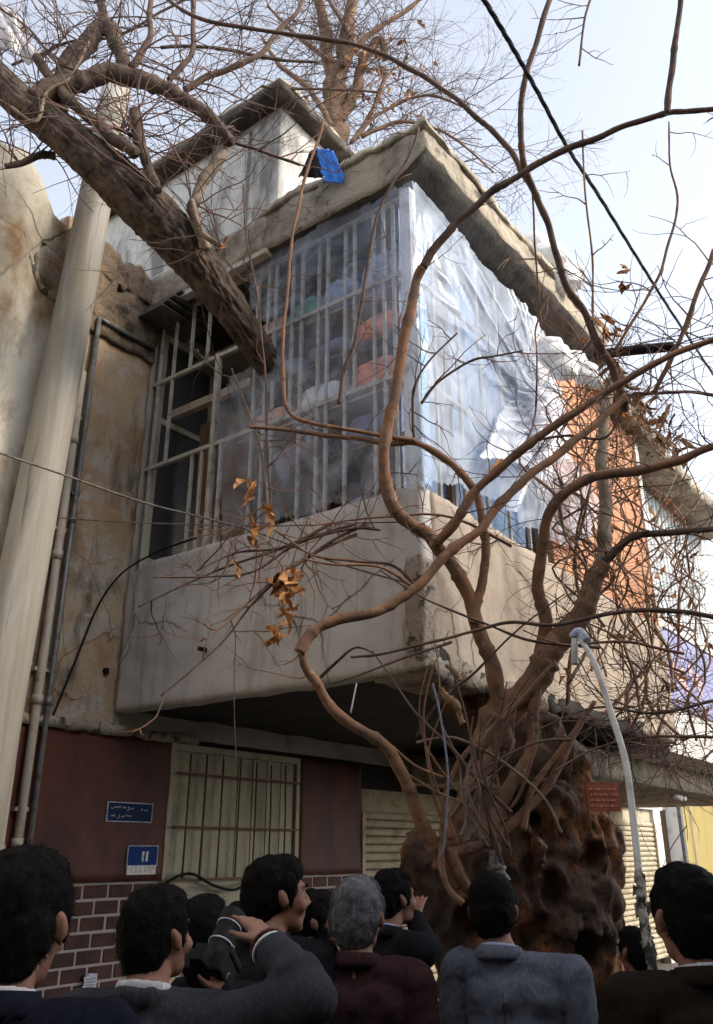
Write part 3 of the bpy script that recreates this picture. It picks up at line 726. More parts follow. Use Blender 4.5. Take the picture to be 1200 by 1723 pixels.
# ------------------------------------------------------------------ utility pole, pipes, cables
pb0 = Vector((-2.24, 5.1, 0)); pt0 = P(197, 146, 5.1)
q = MB(); pts = [pb0.lerp(pt0, i/24)-pb0 for i in range(25)]
q.tube(pts, [.172-.058*i/24 for i in range(25)], 28)
tag(q.build('utility_pole', 'pole', None, True), 'thick leaning concrete utility pole beside the beige wall', 'pole').location = pb0
def pxline(name, pts, w, m, label=None, cat=None, group=None, parent=None, sub=6, n=6, sag=0):
    """pts: (px, py, Y) ; w: radius in metres"""
    cp = [(P(*p), w if not isinstance(w, list) else w[i]) for i, p in enumerate(pts)]
    sp = spline(cp, sub); o0 = Vector((0,0,0)) if parent else cp[0][0].copy()
    q = MB().tube([p-o0 for p, r in sp], [r for p, r in sp], n)
    o = q.build(name, m, parent, True); o.location = o0
    return tag(o, label, cat, group)
def wallpipe(pxs, r, off, m, label, joints=True, name='drain_pipe'):
    pts = [hitW(px, py, -off) for px, py in pxs]
    pts = [Vector(p) for p in pts]
    base = empty(name, L2W(pts[-1][0], pts[-1][1], 0), ANG, label=label, cat='pipe')
    o = Vector((pts[-1][0], pts[-1][1], 0))
    MB().tube([p-o for p in pts], r, 10).build('pipe_run', m, base, True)
    if joints:
        for t in (.25, .55, .8):
            for i in range(len(pts)-1):
                p = pts[0].lerp(pts[-1], t)-o
            MB().tube([p-Vector((0,0,.04)), p+Vector((0,0,.04))], r*1.3, 10).build('pipe_collar', m, base, True)
    return base
def straight(px_top, py_top, x, r, off, m, label, zt=None, name='drain_pipe', joints=(.3,1.2,2.3,3.3,4.4), zb=.12):
    z = hitW(px_top, py_top, -off)[2] if zt is None else zt
    b = empty(name, L2W(x, WALL-off, zb), ANG, label=label, cat='pipe')
    MB().tube([(0,0,0),(0,0,(z-zb)/2),(0,0,z-zb)], r, 12).build('pipe_run', m, b, True)
    for j in joints:
        if j+zb < z:
            MB().tube([(0,0,j-.03),(0,0,j+.03)], r*1.28, 12).build('pipe_collar', m, b, True)
            MB().box(-r*1.6,.0,j+.2-.012,r*1.6,off,j+.2+.012).build('clip', m, b)
    return b, z
pA, zA = straight(162, 532, -.57, .020, .05, 'steel_pipe', 'slim grey steel pipe rising up the beige wall to an elbow', joints=(2.6,3.9))
MB().tube([(0,0,zA-.12),(.08,0,zA-.125),(.56,.0,zA-.12)], .020, 10).build('pipe_arm', 'steel_pipe', pA, True)
straight(0, 0, -.66, .03, .06, 'pipe', 'cream drain pipe against the wall, just left of the steel pipe', zt=5.2, joints=(1.0,1.72,2.6,3.6,4.5))
straight(0, 0, -.80, .024, .10, 'pipe', 'second cream pipe half hidden behind the concrete pole', zt=2.75, joints=(1.5,))
pxline('wire', [(-30,752,3.6),(110,800,4.0),(240,845,4.3),(330,868,4.5),(430,895,4.6),(560,945,4.5),(700,985,4.3)], .006, 'cable', 'grey wire running down from the left edge across the parapet', 'wire')
pxline('wire', [(60,868,5.2),(200,878,5.2),(430,885,4.6),(600,880,4.3),(690,878,4.2)], .004, 'cable', 'thin straight wire stretched level in front of the parapet top', 'wire')
c0 = [hitU(px, py, -.02) for px, py in ((330,905),(262,930))]
pts = [(330,905,0),(262,932,0)]
def onW(px, py, off=.03):
    h = hitW(px, py, -off); return L2W(*h)
wp = [L2W(*c0[0]), L2W(*c0[1]), onW(205,965,.12), onW(165,1020,.03), onW(128,1110,.03), onW(85,1215,.03)]
sp = spline([(p, .008) for p in wp], 6)
o_ = MB().tube([p-wp[0] for p, r in sp], .008, 6).build('black_cable', 'black', None, True); o_.location = wp[0]
tag(o_, 'black cable curving from the parapet top down the beige wall', 'cable')
# twisted power cable against the sky
sp = spline([(P(*p), .011) for p in ((770,-70,2.6),(815,0,2.9),(860,75,3.2),(905,155,3.6),(955,248,4.1),(1005,325,4.7),(1070,430,5.6),(1130,525,6.6),(1200,630,8.5),(1290,770,12),(1360,880,18))], 14)
tw = empty('twisted_cable', sp[0][0], 0, label='thick black twisted cable crossing the sky on the right', cat='cable')
for k in range(3):
    pts = []
    for i, (p, r) in enumerate(sp):
        a = i*.55+k*2*pi/3; pts.append(p-sp[0][0]+Vector((cos(a)*.0065, 0, sin(a)*.0065)))
    MB().tube(pts, .0085, 5).build('strand', 'black', tw, True)
# cable loop on the door
lp = [hitW(px, py, -.07) for px, py in ((268,1512),(282,1485),(320,1470),(360,1490),(395,1497),(425,1480),(450,1470))]
sp = spline([(L2W(*p), .011) for p in lp], 8)
o_ = MB().tube([p-sp[0][0] for p, r in sp], .011, 7).build('black_cable', 'black', None, True); o_.location = sp[0][0]
tag(o_, 'thick black cable looping across the cream door', 'cable')
pxline('hanging_cord', [(600,1150,4.4),(590,1200,4.4),(398,1085,4.9)][:2], .004, 'post', 'short pale cord hanging under the balcony', 'cord')
pxline('wire', [(396,1085,4.75),(394,1180,4.75),(398,1290,4.75)], .003, 'cable', 'thin wire hanging plumb in front of the parapet', 'wire')
pxline('hanging_cord', [(728,1150,4.0),(740,1200,4.0),(753,1290,4.0),(752,1360,4.0),(745,1440,4.0)], .005, 'cord', 'blue grey cord hanging before the dark balcony underside', 'cord')
pxline('black_pipe', [(1000,598,5.6),(1060,590,5.5),(1135,583,5.4)], .038, 'black', 'black plastic pipe poking out of the roof edge against the sky', 'pipe', n=14)
# bent white pole with a small fitting
wp_ = empty('bent_white_pole', P(1118,1760,3.2)*1.0, 0, label='thin bent white pole standing before the right end of the balcony', cat='pole')
o0 = wp_.location.copy()
def rel(pts, rs, sub=6): return [(p-o0, r) for p, r in spline([(P(*p), r) for p, r in zip(pts, rs)], sub)]
s_ = rel([(972,1070,3.55),(1000,1115,3.5),(1030,1205,3.45),(1052,1280,3.4),(1066,1380,3.35),(1075,1470,3.3)], [.010,.012,.013,.013,.013,.013])
MB().tube([p for p,r in s_], [r for p,r in s_], 12).build('upper_pipe', 'white_pole', wp_, True)
s_ = rel([(1075,1470,3.3),(1085,1560,3.25),(1100,1640,3.2),(1118,1760,3.2)], [.017,.016,.016,.016], 14)
q = MB().tube([p for p,r in s_], [r for p,r in s_], 12, .28); q.build('flaking_pipe', 'flaked', wp_, True)
q0 = P(1118,1760,3.2)
MB().tube([Vector((0,0,0)), Vector((.04,0,-o0.z+.0))], .022, 10).build('pipe_foot', 'flaked', wp_, True)
s_ = rel([(967,1075,3.55),(967,1095,3.55),(967,1118,3.55)], [.013,.016,.016]); MB().tube([p for p,r in s_], [r for p,r in s_], 10).build('fitting', 'white_pole', wp_, True)
s_ = rel([(962,1072,3.55),(975,1064,3.55),(988,1078,3.52)], [.016,.022,.016]); MB().tube([p for p,r in s_], [r for p,r in s_], 10).build('clamp', 'paper', wp_, True)
for k in range(14):
    a = R.uniform(1460,1600); t = (a-1460)/150; p = P(1074+ t*20+R.uniform(-20,4), a, 3.3-.05*t)-o0
    MB().add([p, p+Vector((R.uniform(.01,.04),R.uniform(-.02,.02),R.uniform(-.03,.01))), p+Vector((R.uniform(-.01,.02),0,R.uniform(-.05,-.02)))], [(0,1,2)]).build('peeling_flake', 'flaked', wp_)

# ------------------------------------------------------------------ signs and papers on the wall
def onwall(name, px0, py0, px1, py1, m, off=.03, th=.012, label=None, cat='sign'):
    a = hitW(px0, py0, -off); b = hitW(px1, py1, -off)
    o = empty(name, L2W(a[0], a[1], b[2]), ANG, label=label, cat=cat)
    w, h = b[0]-a[0], a[2]-b[2]
    return o, w, h
sg, w, h = onwall('street_sign', 183, 1350, 254, 1383, 'sign_blue', label='dark blue street name sign with small pale writing on the maroon wall')
MB().box(0,0,0,w,.01,h).build('plate', 'sign_blue', sg)
b = .006
MB().box(-b,-.003,-b,w+b,.008,0).box(-b,-.003,h,w+b,.008,h+b).box(-b,-.003,0,0,.008,h).box(w,-.003,0,w+b,.008,h).build('frame', 'paper', sg)
def stroke(pts, r=.0028, parent=sg, m='white'):
    MB().tube([(x, -.002, z) for x, z in pts], r, 5, flat=.5).build('letter', m, parent)
def ar(x, z, s, kind):
    if kind == 0: stroke([(x,z),(x+s*.4,z-s*.25),(x+s*.9,z-s*.1),(x+s,z+s*.3)])
    elif kind == 1: stroke([(x,z-s*.3),(x,z+s*.6)])
    elif kind == 2: stroke([(x,z+s*.3),(x+s*.3,z),(x+s*.6,z+s*.3),(x+s*.9,z),(x+s*1.1,z+s*.3)])
    elif kind == 3: stroke([(x,z-s*.5),(x+s*.5,z-s*.5),(x+s*.8,z),(x+s*.6,z+s*.4),(x+s*.4,z+s*.1)])
    elif kind == 4: stroke([(x,z+s*.5),(x+s*.25,z),(x+s*.5,z+s*.5)])
x = .04*w
for k, d in zip((0,2,4,2,3,0), (0,.09,.18,.26,.36,.44)): ar(w*(.06+d), h*.72, h*.22, k)
for k, d in zip((2,1,3,0,4,2), (0,.08,.14,.22,.32,.38)): ar(w*(.08+d), h*.26, h*.20, k)
ar(w*.74, h*.62, h*.24, 4); ar(w*.81, h*.60, h*.24, 2)
pn, w, h = onwall('house_number_plate', 217, 1424, 262, 1471, 'plate_blue', label='bright blue house number plate reading 11 with a whitish strip below')
MB().box(0,0,h*.33,w,.008,h).build('plate', 'plate_blue', pn)
MB().box(0,-.004,0,w*.98,.008,h*.31).build('white_strip', 'white', pn)
for i in range(5): MB().box(w*(.1+.16*i), -.006, h*.08, w*(.1+.16*i)+w*.07, -.0045, h*.2).build('worn_print', 'shelf', pn)
for x in (.46, .60): 
    MB().prism([(w*x,0,h*.46),(w*(x+.075),0,h*.46),(w*(x+.085),0,h*.82),(w*(x+.01),0,h*.82)], (0,-.003,0), (0,.001,0)).build('digit_one', 'white', pn)
MB().box(-.006,-.002,h*.33-.006,w+.006,.006,h*.33).box(-.006,-.002,h,w+.006,.006,h+.006).box(-.006,-.002,h*.33,0,.006,h).box(w,-.002,h*.33,w+.006,.006,h).build('rim', 'paper', pn)
pa, w, h = onwall('torn_paper', 130, 1640, 160, 1680, 'paper', off=.035, label='torn bluish paper notice stuck on the bricks beside the left man', cat='paper')
MB().prism([(0,0,0),(w*.5,0,h*.15),(w,0,h*.35),(w,0,h*.95),(w*.6,0,h),(w*.35,0,h*.85),(w*.4,0,h*.6),(w*.1,0,h*.25)], (0,0,0), (0,.004,0)).build('sheet', 'paper', pa)
for i in range(4): MB().box(w*.45, -.0015, h*(.42+.11*i), w*.92, -.0004, h*(.42+.11*i)+.004).build('print_line', 'cable', pa)
rs_ = empty('red_sign', P(990,1365,4.6), radians(8), label='small red sign with faint pale lines hanging right of the trunk top', cat='sign')
s = scale_at(1340, 4.6)
MB().box(0,0,0,58*s,.02,46*s).build('board', 'red_sign', rs_)
for i in range(4):
    x = 5*s
    while x < 50*s:
        l_ = R.uniform(3,9)*s; MB().box(x,-.004,(7+9*i)*s,x+l_,.0,(10+9*i)*s).build('letter', 'clay', rs_); x += l_+2.5*s
MB().tube([(29*s,.01,46*s),(30*s,.03,46*s+.28)], .004, 5).build('hanger_wire', 'cable', rs_)

# ------------------------------------------------------------------ cloth and bags on the roof edge
def drape(name, corners, m, label, cat, n=26, amp=.03, thick=.004, seed=0):
    """a cloth between four world corners (top left, top right, bottom right, bottom left)"""
    a, b, c, d = corners; o0 = a.copy(); vs = []; fs = []
    nrm = (b-a).cross(d-a).normalized()
    for i in range(n+1):
        for j in range(n+1):
            u, v = i/n, j/n
            p = a.lerp(b, u).lerp(d.lerp(c, u), v)
            w = amp*(sin(u*13+seed+v*2.3)*.6*v+ridge((u*2.2, v*1.4, seed), 1.6)*.8)
            e = .02*noise.noise(Vector((u*5, v*5, seed)))
            vs.append(p+nrm*w+Vector((e,0,e))-o0)
    for i in range(n):
        for j in range(n): fs.append((i*(n+1)+j, (i+1)*(n+1)+j, (i+1)*(n+1)+j+1, i*(n+1)+j+1))
    o = MB().add(vs, fs).build(name, m, None, True); o.location = o0
    md = o.modifiers.new('thickness', 'SOLIDIFY'); md.thickness = thick
    return tag(o, label, cat)
def loc_(x, y, z): return L2W(x, y, z)
h1 = hitU(530, 250, -.09); h2 = hitU(560, 252, -.09); h3 = hitU(583, 308, -.11); h4 = hitU(548, 306, -.12)
drape('blue_cloth', [L2W(*h1), L2W(*h2), L2W(*h3), L2W(*h4)], 'blue_cloth', 'bright blue cloth hanging over the roof slab edge', 'cloth', amp=.010, seed=3)
h1 = hitU(522, 252, -.07); h2 = hitU(533, 250, -.07); h3 = hitU(545, 300, -.06); h4 = hitU(500, 296, -.05)
drape('dark_cloth', [L2W(*h1), L2W(*h2), L2W(*h3), L2W(*h4)], 'black', 'black cloth tucked behind the blue cloth on the roof slab', 'cloth', amp=.02, seed=5)
def bagblob(name, parts, label, Y, seed, ridges=.016):
    b = Blob(); 
    for px, py, rx_, rz_, dy in parts:
        s = scale_at(py, Y); b.ell(P(px, py, Y+dy), (rx_*s, min(rx_, rz_)*s*.8, rz_*s))
    me = b.mesh(name, .008, 3)
    c = sum((v.co for v in me.vertices), Vector())/len(me.vertices)
    for v in me.vertices: v.co -= c
    displace(me, lambda p: ridges*(ridge((p.x*1.2, p.y, p.z*1.8+seed), 4.5)**2-.4)+.12*ridges*ridge(p+Vector((seed,0,0)), 13))
    o = link(name, me, 'bag_plastic', None, True); o.location = c
    return tag(o, label, 'bag')
bagblob('plastic_bag', [(925,580,24,16,0),(935,600,30,24,0),(950,620,26,24,0),(918,590,14,20,0)], 'crumpled white bag tied at the end of the plastic sheeting, left one', 5.35, 1)
bagblob('plastic_bag', [(965,612,26,24,0),(985,628,24,22,0),(1000,640,14,14,0)], 'rounder white bag bulging just right of the tied crumpled one', 5.45, 6)
bagblob('plastic_bag', [(925,430,34,26,0),(948,470,34,30,.1),(965,460,22,22,.1),(900,405,24,16,0)], 'white bag lying up on the roof edge against the sky', 6.1, 9)
pp0 = [P(-25,-20,4.3), P(35,25,4.3), P(70,110,4.3), P(-25,60,4.3)]
MT['tornbag'] = M('torn_printed_bag', [((.62,.22,.18),5,.62,.72,one), ((.55,.52,.52),3,.5,.7,one)], base=(.72,.68,.68), rough=.5, bump=.4)
drape('torn_bag', pp0, 'tornbag', 'torn white bag with red print caught in the branches at the top left corner', 'bag', amp=.05, seed=9)
# ------------------------------------------------------------------ the old plane tree
TB = P(880, 1600, 4.85); TB.z = 0.05
tree = empty('plane_tree', TB, 0, label='ancient gnarled plane tree whose trunk and limb grow through the balcony', cat='tree')
b = Blob(); Yt = 4.85
def tb(px, py, rpx, rpy=None, dy=0, sy=.8):
    s = scale_at(py, Yt); rpy = rpy or rpx
    b.ell(P(px, py, Yt+dy)-TB, (rpx*s, min(rpx,rpy)*s*sy+.0, rpy*s))
for a in ((905,1235,55,55,.15),(925,1300,65,70,.1),(930,1370,82,80,.1),(900,1460,120,85,.1),(880,1540,130,90,.1),(890,1640,125,110,.1),(900,1750,120,120,.15),
          (715,1460,52,62,.0),(705,1420,38,45,.05),(740,1510,50,60,0),(770,1580,55,80,0),(790,1670,60,90,0),(820,1480,70,80,0),(830,1600,70,90,0),
          (960,1290,38,45,-.05),(985,1345,36,50,-.1),(990,1400,42,60,-.12),(1000,1450,40,45,-.1),(985,1510,55,50,-.18),(1010,1520,48,50,-.12),(1000,1580,48,50,-.1),(1025,1470,28,40,0),(1035,1415,20,34,.05),
          (935,1360,38,58,-.2),(945,1420,34,40,-.2),(915,1370,30,50,-.2),(880,1440,34,50,-.22),(1020,1620,36,46,-.05),(1000,1650,40,40,-.1),(960,1620,50,55,-.15),(925,1530,60,60,-.12),(880,1490,45,60,-.22),
          (1045,1540,18,24,0),(930,1470,30,40,-.22),(1042,1590,20,24,0),(1012,1565,26,22,-.25),(955,1560,24,22,-.28),(905,1430,22,30,-.34)):
    tb(a[0], a[1], a[2], a[3], a[4])
for a, r in (((.15,0,.1),.55),((-.35,-.05,.2),.4),((.5,.1,.2),.36),((0,.1,.6),.5)): b.ell(a, (r, r*.8, r*.9))
b.cap((.1,.25,2.2), (-.2,.9,2.9), .2, .18).cap((-.2,.9,2.9), P(445,600,5.55)-TB, .20, .14)
tm = b.mesh('trunk', .022, 2)
displace(tm, lambda p: .07*abs(noise.noise(p*3.2))+.045*abs(noise.noise(p*6.5+Vector((5,2,1))))+.02*fbm(p, 9)+.006*fbm(p, 24)+.038*(ridge((p.x*1.3+.2*p.z, p.y*1.3, p.z*.3), 6)-.4)+.014*ridge((p.x*1.2+.3*p.z, p.y*1.2, p.z*.3), 17)-.055)
for c_, r_ in ((P(912,1350,4.42)-TB,.085),(P(925,1392,4.42)-TB,.06),(P(850,1395,4.45)-TB,.10),(P(945,1500,4.35)-TB,.07),(P(800,1560,4.5)-TB,.08),(P(1015,1440,4.5)-TB,.05),(P(1000,1610,4.45)-TB,.07)):
    for v in tm.vertices:
        d = ((v.co.x-c_.x)**2+((v.co.z-c_.z)*.7)**2)**.5
        if d < r_*1.6 and v.co.y < .35: v.co.y += .11*max(0, 1-(d/r_)**2) - .03*max(0, 1-abs(d/r_-1.15)/.4)
# burls and hollows
bur = [(P(915,1345,4.45)-TB, .075, 1), (P(925,1385,4.45)-TB, .055, 1), (P(1015,1615,4.5)-TB, .06, 1), (P(1040,1420,4.8)-TB, .05, 1), (P(900,1545,4.4)-TB, .07, 1), (P(985,1660,4.6)-TB, .07, 1), (P(760,1560,4.6)-TB,.06,1)]
for v in tm.vertices:
    for c, r, k in bur:
        d = (v.co-c).length
        if d < r*2: v.co += (v.co-c).normalized()*(.035*sin(d/r*pi*1.5))*(1-d/(2*r))
tm.update()
link('trunk', tm, 'trunk', tree, True)
def barktube(name, pts, rs, m, parent, n=40, sub=14, ridge_amp=.1, label=None, off=TB):
    sp = spline([(p-off, r) for p, r in zip(pts, rs)], sub)
    q = MB(); q.tube([p for p, r in sp], [r for p, r in sp], n); me = q.mesh(name)
    N = len(sp)
    nv = [v.normal.copy() for v in me.vertices]
    for i in range(N):
        for j in range(n):
            v = me.vertices[i*n+j]; a = 2*pi*j/n; r = sp[i][1]; s_ = i*.25
            k = ridge((cos(a)*2.6+.12*s_, sin(a)*2.6, s_*.16), 1.9)
            k2 = noise.noise(Vector((cos(a)*4, sin(a)*4, s_*.9)))
            k3 = noise.noise(Vector((cos(a)*1.1, sin(a)*1.1, s_*.35+7)))
            v.co += nv[i*n+j]*r*(ridge_amp*(k-.5)+.06*k2+.06*k3)
    me.update()
    o = link(name, me, m, parent, True)
    if label: o['label'] = label
    return o
lp_ = [(-150,-10,4.2,30),(-60,80,4.3,31),(25,162,4.35,33),(100,220,4.4,37),(170,280,4.45,43),(240,345,4.55,48),(300,408,4.7,45),(350,468,4.85,39),(395,530,5.05,33),(440,595,5.3,29),(468,640,5.5,27),(490,690,5.7,26),(505,760,5.9,25)]
barktube('limb', [P(a,b_,c) for a,b_,c,d in lp_], [d*.83*scale_at(b_,c) for a,b_,c,d in lp_], 'limb', tree, 96, 26, .13, label='massive dark limb rising from the cage to the upper left')
def branch(pts, m='branch', parent=None, name='branch', n=10, wr=1.0, off=None, jit=.05):
    """pts: (px, py, Y, width px)"""
    parent = parent or tree; off = TB if off is None else off
    cp = [(P(a,b_,c)-off, d*.5*wr*scale_at(b_,c)) for a,b_,c,d in pts]
    sp = spline(cp, 7)
    sp = [(p+Vector((noise.noise(p*5+Vector((i,0,0))*.01)*r*.8, 0, noise.noise(p*5+Vector((7,i*.01,0)))*r*.8)), r*(1+.16*noise.noise(p*9)+.10*noise.noise(p*23)+(.20 if (i*7)%17==3 else 0))) for i, (p, r) in enumerate(sp)]
    o = MB().tube([p for p, r in sp], [r for p, r in sp], n, jit).build(name, m, parent, True)
    return [(p+off, r) for p, r in sp]
def yl(pts, y0, y1, w0, w1):
    n = len(pts)-1
    return [(x, y, y0+(y1-y0)*i/n, w0+(w1-w0)*i/n) for i, (x, y) in enumerate(pts)]
BR = []
D = 'branch_dark'
BR.append(branch(yl([(1230,182),(1160,188),(1122,190),(1060,208),(1010,232),(960,248),(915,270),(850,310),(810,338),(775,370),(740,408),(712,450)], 3.4, 3.9, 9, 14), D))
BR.append(branch(yl([(712,450),(700,475),(686,530),(680,590),(668,650),(653,720),(641,765),(647,810),(658,853),(690,883),(722,902),(748,935),(770,975),(795,1025),(812,1075),(828,1130),(845,1190),(850,1260)], 3.9, 4.45, 16, 28)))
BR.append(branch(yl([(1122,190),(1126,150),(1135,90),(1142,30),(1148,-30)], 3.45, 3.3, 12, 9), D))
BR.append(branch(yl([(932,-20),(905,60),(888,120),(877,165),(874,215),(880,265),(888,297),(902,330),(922,380),(938,432),(958,488),(988,533),(1008,583),(1033,625),(1046,668),(1048,690)], 3.5, 4.3, 9, 14), D))
BR.append(branch(yl([(265,-15),(310,18),(360,38),(425,48),(500,60),(600,76),(660,100),(715,130),(765,165),(800,195),(830,220),(862,258),(880,290),(905,335)], 4.0, 3.9, 6, 10), D))
BR.append(branch(yl([(420,719),(470,722),(540,733),(600,738),(650,747),(700,745),(740,765),(780,797),(803,828),(812,880),(816,935),(811,980),(800,1015),(797,1050)], 4.25, 4.3, 6, 18)))
BR.append(branch(yl([(545,200),(540,225),(520,280),(503,345),(490,420),(483,500),(476,570),(477,650),(487,695),(525,712),(600,725),(650,735),(700,743)], 4.2, 4.25, 4, 8)))
BR.append(branch(yl([(1230,560),(1125,600),(1050,643),(990,680),(925,722),(870,765),(820,808),(775,860),(742,903),(728,915)], 3.7, 4.2, 10, 19)))
BR.append(branch(yl([(1055,670),(1015,702),(960,745),(910,785),(865,822),(830,862),(803,890),(765,925),(715,970),(675,1003),(625,1032),(560,1045),(528,1062),(506,1092)], 4.2, 4.0, 12, 20)))
BR.append(branch(yl([(506,1085),(513,1115),(528,1145),(552,1182),(600,1226),(650,1256),(672,1290),(683,1330),(698,1372),(722,1412),(745,1445),(775,1490)], 4.0, 4.35, 14, 26)))
BR.append(branch(yl([(1220,745),(1140,773),(1080,790),(1020,800),(970,818),(938,842),(918,870),(912,910),(912,950),(909,995),(915,1040),(913,1085),(900,1140)], 4.0, 4.5, 14, 24)))
BR.append(branch(yl([(1210,890),(1140,895),(1080,902),(1040,920),(1012,942)], 4.1, 4.3, 10, 16), D))
BR.append(branch(yl([(1012,942),(997,975),(980,1015),(960,1052),(935,1098),(908,1137),(868,1172),(832,1205),(820,1260)], 4.3, 4.5, 28, 56)))
BR.append(branch(yl([(1030,640),(1018,700),(1012,760),(1016,820),(1020,870),(1010,930),(1000,970)], 4.6, 4.3, 16, 26), 'vine'))
BR.append(branch(yl([(1230,1045),(1150,1030),(1090,1027),(1030,1032),(980,1042),(930,1052),(860,1046),(800,1060),(725,1080),(650,1100),(590,1106)], 4.0, 4.1, 9, 4), D))
BR.append(branch(yl([(750,1470),(757,1430),(767,1385),(790,1335),(818,1285),(850,1225),(890,1180)], 4.4, 4.45, 40, 22)))
BR.append(branch(yl([(815,1430),(840,1365),(865,1312),(882,1280),(897,1235),(900,1190),(905,1150)], 4.35, 4.4, 26, 18)))
BR.append(branch(yl([(755,1440),(790,1434),(830,1415),(865,1385),(905,1345),(940,1290),(960,1245),(990,1200)], 4.3, 4.5, 20, 10)))
BR.append(branch(yl([(778,1522),(757,1500),(746,1460),(744,1390),(755,1320),(790,1260),(845,1210),(900,1150),(930,1120)], 4.25, 4.3, 12, 6)))
BR.append(branch(yl([(790,1500),(778,1480),(762,1440)], 4.35, 4.3, 20, 22)))
BR.append(branch(yl([(745,1310),(700,1290),(660,1255)], 4.2, 4.2, 6, 4)))
BR.append(branch(yl([(700,1250),(760,1240),(810,1260),(870,1300),(920,1350),(945,1400)], 4.2, 4.25, 5, 5), 'vine'))
BR.append(branch(yl([(1000,1180),(960,1240),(920,1290),(895,1330),(880,1400)], 4.4, 4.35, 8, 12)))
BR.append(branch(yl([(770,560),(720,610),(698,650),(695,700),(698,742)], 4.15, 4.25, 3, 5), D))
BR.append(branch(yl([(880,590),(830,600),(800,605),(770,620),(735,645),(710,680)], 4.1, 4.2, 3, 5), D))
BR.append(branch(yl([(1200,665),(1150,660),(1090,662),(1060,668),(1020,735),(950,733),(880,750),(840,790)], 4.3, 4.3, 6, 4), D))
BR.append(branch(yl([(705,215),(690,260),(660,310),(632,370),(620,440),(600,560),(580,620),(570,680)], 4.1, 4.3, 4, 6), D))
BR.append(branch(yl([(1005,-30),(985,30),(975,110),(950,210),(955,330)][:3], 4.0, 4.0, 4, 4), D))
BR.append(branch(yl([(410,310),(415,400),(430,480),(440,560),(447,640),(450,740),(455,840),(458,880)], 4.4, 4.2, 3, 4), D))
BR.append(branch(yl([(390,620),(420,700),(440,760),(450,860)], 4.3, 4.2, 2.5, 4), D))
BR.append(branch(yl([(1200,420),(1165,520),(1130,600),(1100,660)], 4.0, 4.2, 8, 8)))
BR.append(branch(yl([(1125,205),(1128,280),(1140,340),(1120,430),(1090,500),(1040,580),(1035,600)], 4.0, 4.2, 3, 6)))
BR.append(branch(yl([(980,220),(985,330),(997,430),(998,550),(1003,590)], 4.1, 4.2, 3, 4)))
BR.append(branch(yl([(895,300),(900,400),(905,480),(910,550)], 4.3, 4.9, 3, 4)))
BR.append(branch(yl([(640,1110),(700,990),(640,955),(560,950),(510,940)][1:], 4.1, 4.0, 6, 3)))
# twigs spreading over the parapet from the right to the left
for k, pts in enumerate([[(700,985),(660,950),(600,945),(530,935),(480,905),(445,880)], [(640,890),(590,890),(500,915),(425,962),(350,970),(258,972)], [(620,880),(560,910),(500,950),(430,1010),(370,1085),(270,1172)], [(600,900),(520,935),(450,985),(380,1050),(337,1080)], [(600,880),(480,920),(380,955),(330,975),(232,1022)],
        [(560,880),(480,920),(400,930),(330,960),(290,1050)][:4], [(860,920),(760,870),(640,870),(520,885)], [(1010,1090),(900,1080),(820,1050),(720,1010),(640,960)], [(760,1080),(700,1100),(620,1130),(560,1150)], [(1150,1100),(1050,1080),(950,1085),(880,1060)],
        [(700,1240),(740,1180),(800,1130),(870,1060),(950,1000)], [(1200,1180),(1100,1200),(1000,1190),(900,1230)], [(1200,1240),(1090,1240),(1000,1260),(930,1300)], [(540,1140),(570,1110),(600,1090),(630,1100)], [(960,1245),(900,1250),(820,1290),(780,1330)], [(680,1300),(730,1330),(780,1350)]]):
    BR.append(branch(yl(pts, 4.3, 4.15-.05*(k%4), 6, 2.5), D if k % 3 else 'branch', name='twig_stem', n=6))
# young shoots rising in front of the trunk
for k in range(15):
    x0 = R.uniform(735, 900); y0 = R.uniform(1360, 1480); x1 = x0+R.gauss(25, 110); bw_ = R.gauss(0, 45); y1 = R.uniform(1060, 1230)
    pts = []
    for i in range(6):
        t = i/5; pts.append((x0+(x1-x0)*t**1.3+bw_*sin(pi*t)+R.gauss(0, 6), y0+(y1-y0)*t))
    Y0 = R.uniform(4.15, 4.4)
    branch(yl(pts, Y0, Y0-R.uniform(0,.2), R.uniform(4,9), R.uniform(1.2,2.5)), ('branch', D, 'vine')[k%3], name='shoot', n=7)
# branches of the old limb in the upper left
LB = []
L = lambda pts, y0, y1, w0, w1, m='limb', n=12: LB.append(branch(yl(pts, y0, y1, w0, w1), m, n=n))
L([(60,170),(95,155),(130,140),(180,122),(230,130),(280,145),(310,170),(345,198),(375,222),(392,240)], 4.3, 4.45, 40, 18)
L([(95,190),(110,130),(140,80),(165,50),(185,40),(200,70),(205,110),(210,128)], 4.4, 4.4, 34, 22)
L([(180,50),(175,25),(160,-20)], 4.4, 4.4, 18, 12)
L([(225,260),(170,215),(120,175),(95,145),(60,95)], 4.3, 4.3, 22, 16)
L([(265,320),(255,290),(235,245),(222,185)], 4.35, 4.35, 16, 20)
L([(220,228),(205,220),(192,215)], 4.35, 4.35, 6, 5)
L([(385,230),(365,270),(345,300),(330,335),(322,350),(340,400),(345,420)], 4.5, 4.6, 22, 14, 'vine')
L([(322,335),(340,390),(372,415)], 4.5, 4.5, 10, 10, 'vine')
L([(10,280),(40,275),(70,262),(90,265)], 4.4, 4.5, 10, 14)
L([(-20,225),(20,180),(60,205),(80,155),(120,130),(150,70)][1:], 4.2, 4.3, 6, 5, 'vine')
L([(220,115),(250,70),(253,30),(258,-20)], 4.4, 4.4, 12, 8, D)
L([(285,135),(310,110),(325,80),(325,-20)], 4.4, 4.4, 10, 8, D)
L([(310,150),(350,130),(400,110),(440,90),(470,50),(500,20),(520,-20)], 4.4, 4.5, 12, 6, D)
L([(360,205),(420,200),(500,255),(505,280)][:1]+[(392,238),(430,250),(470,265),(505,278)], 4.45, 4.6, 6, 5, D)
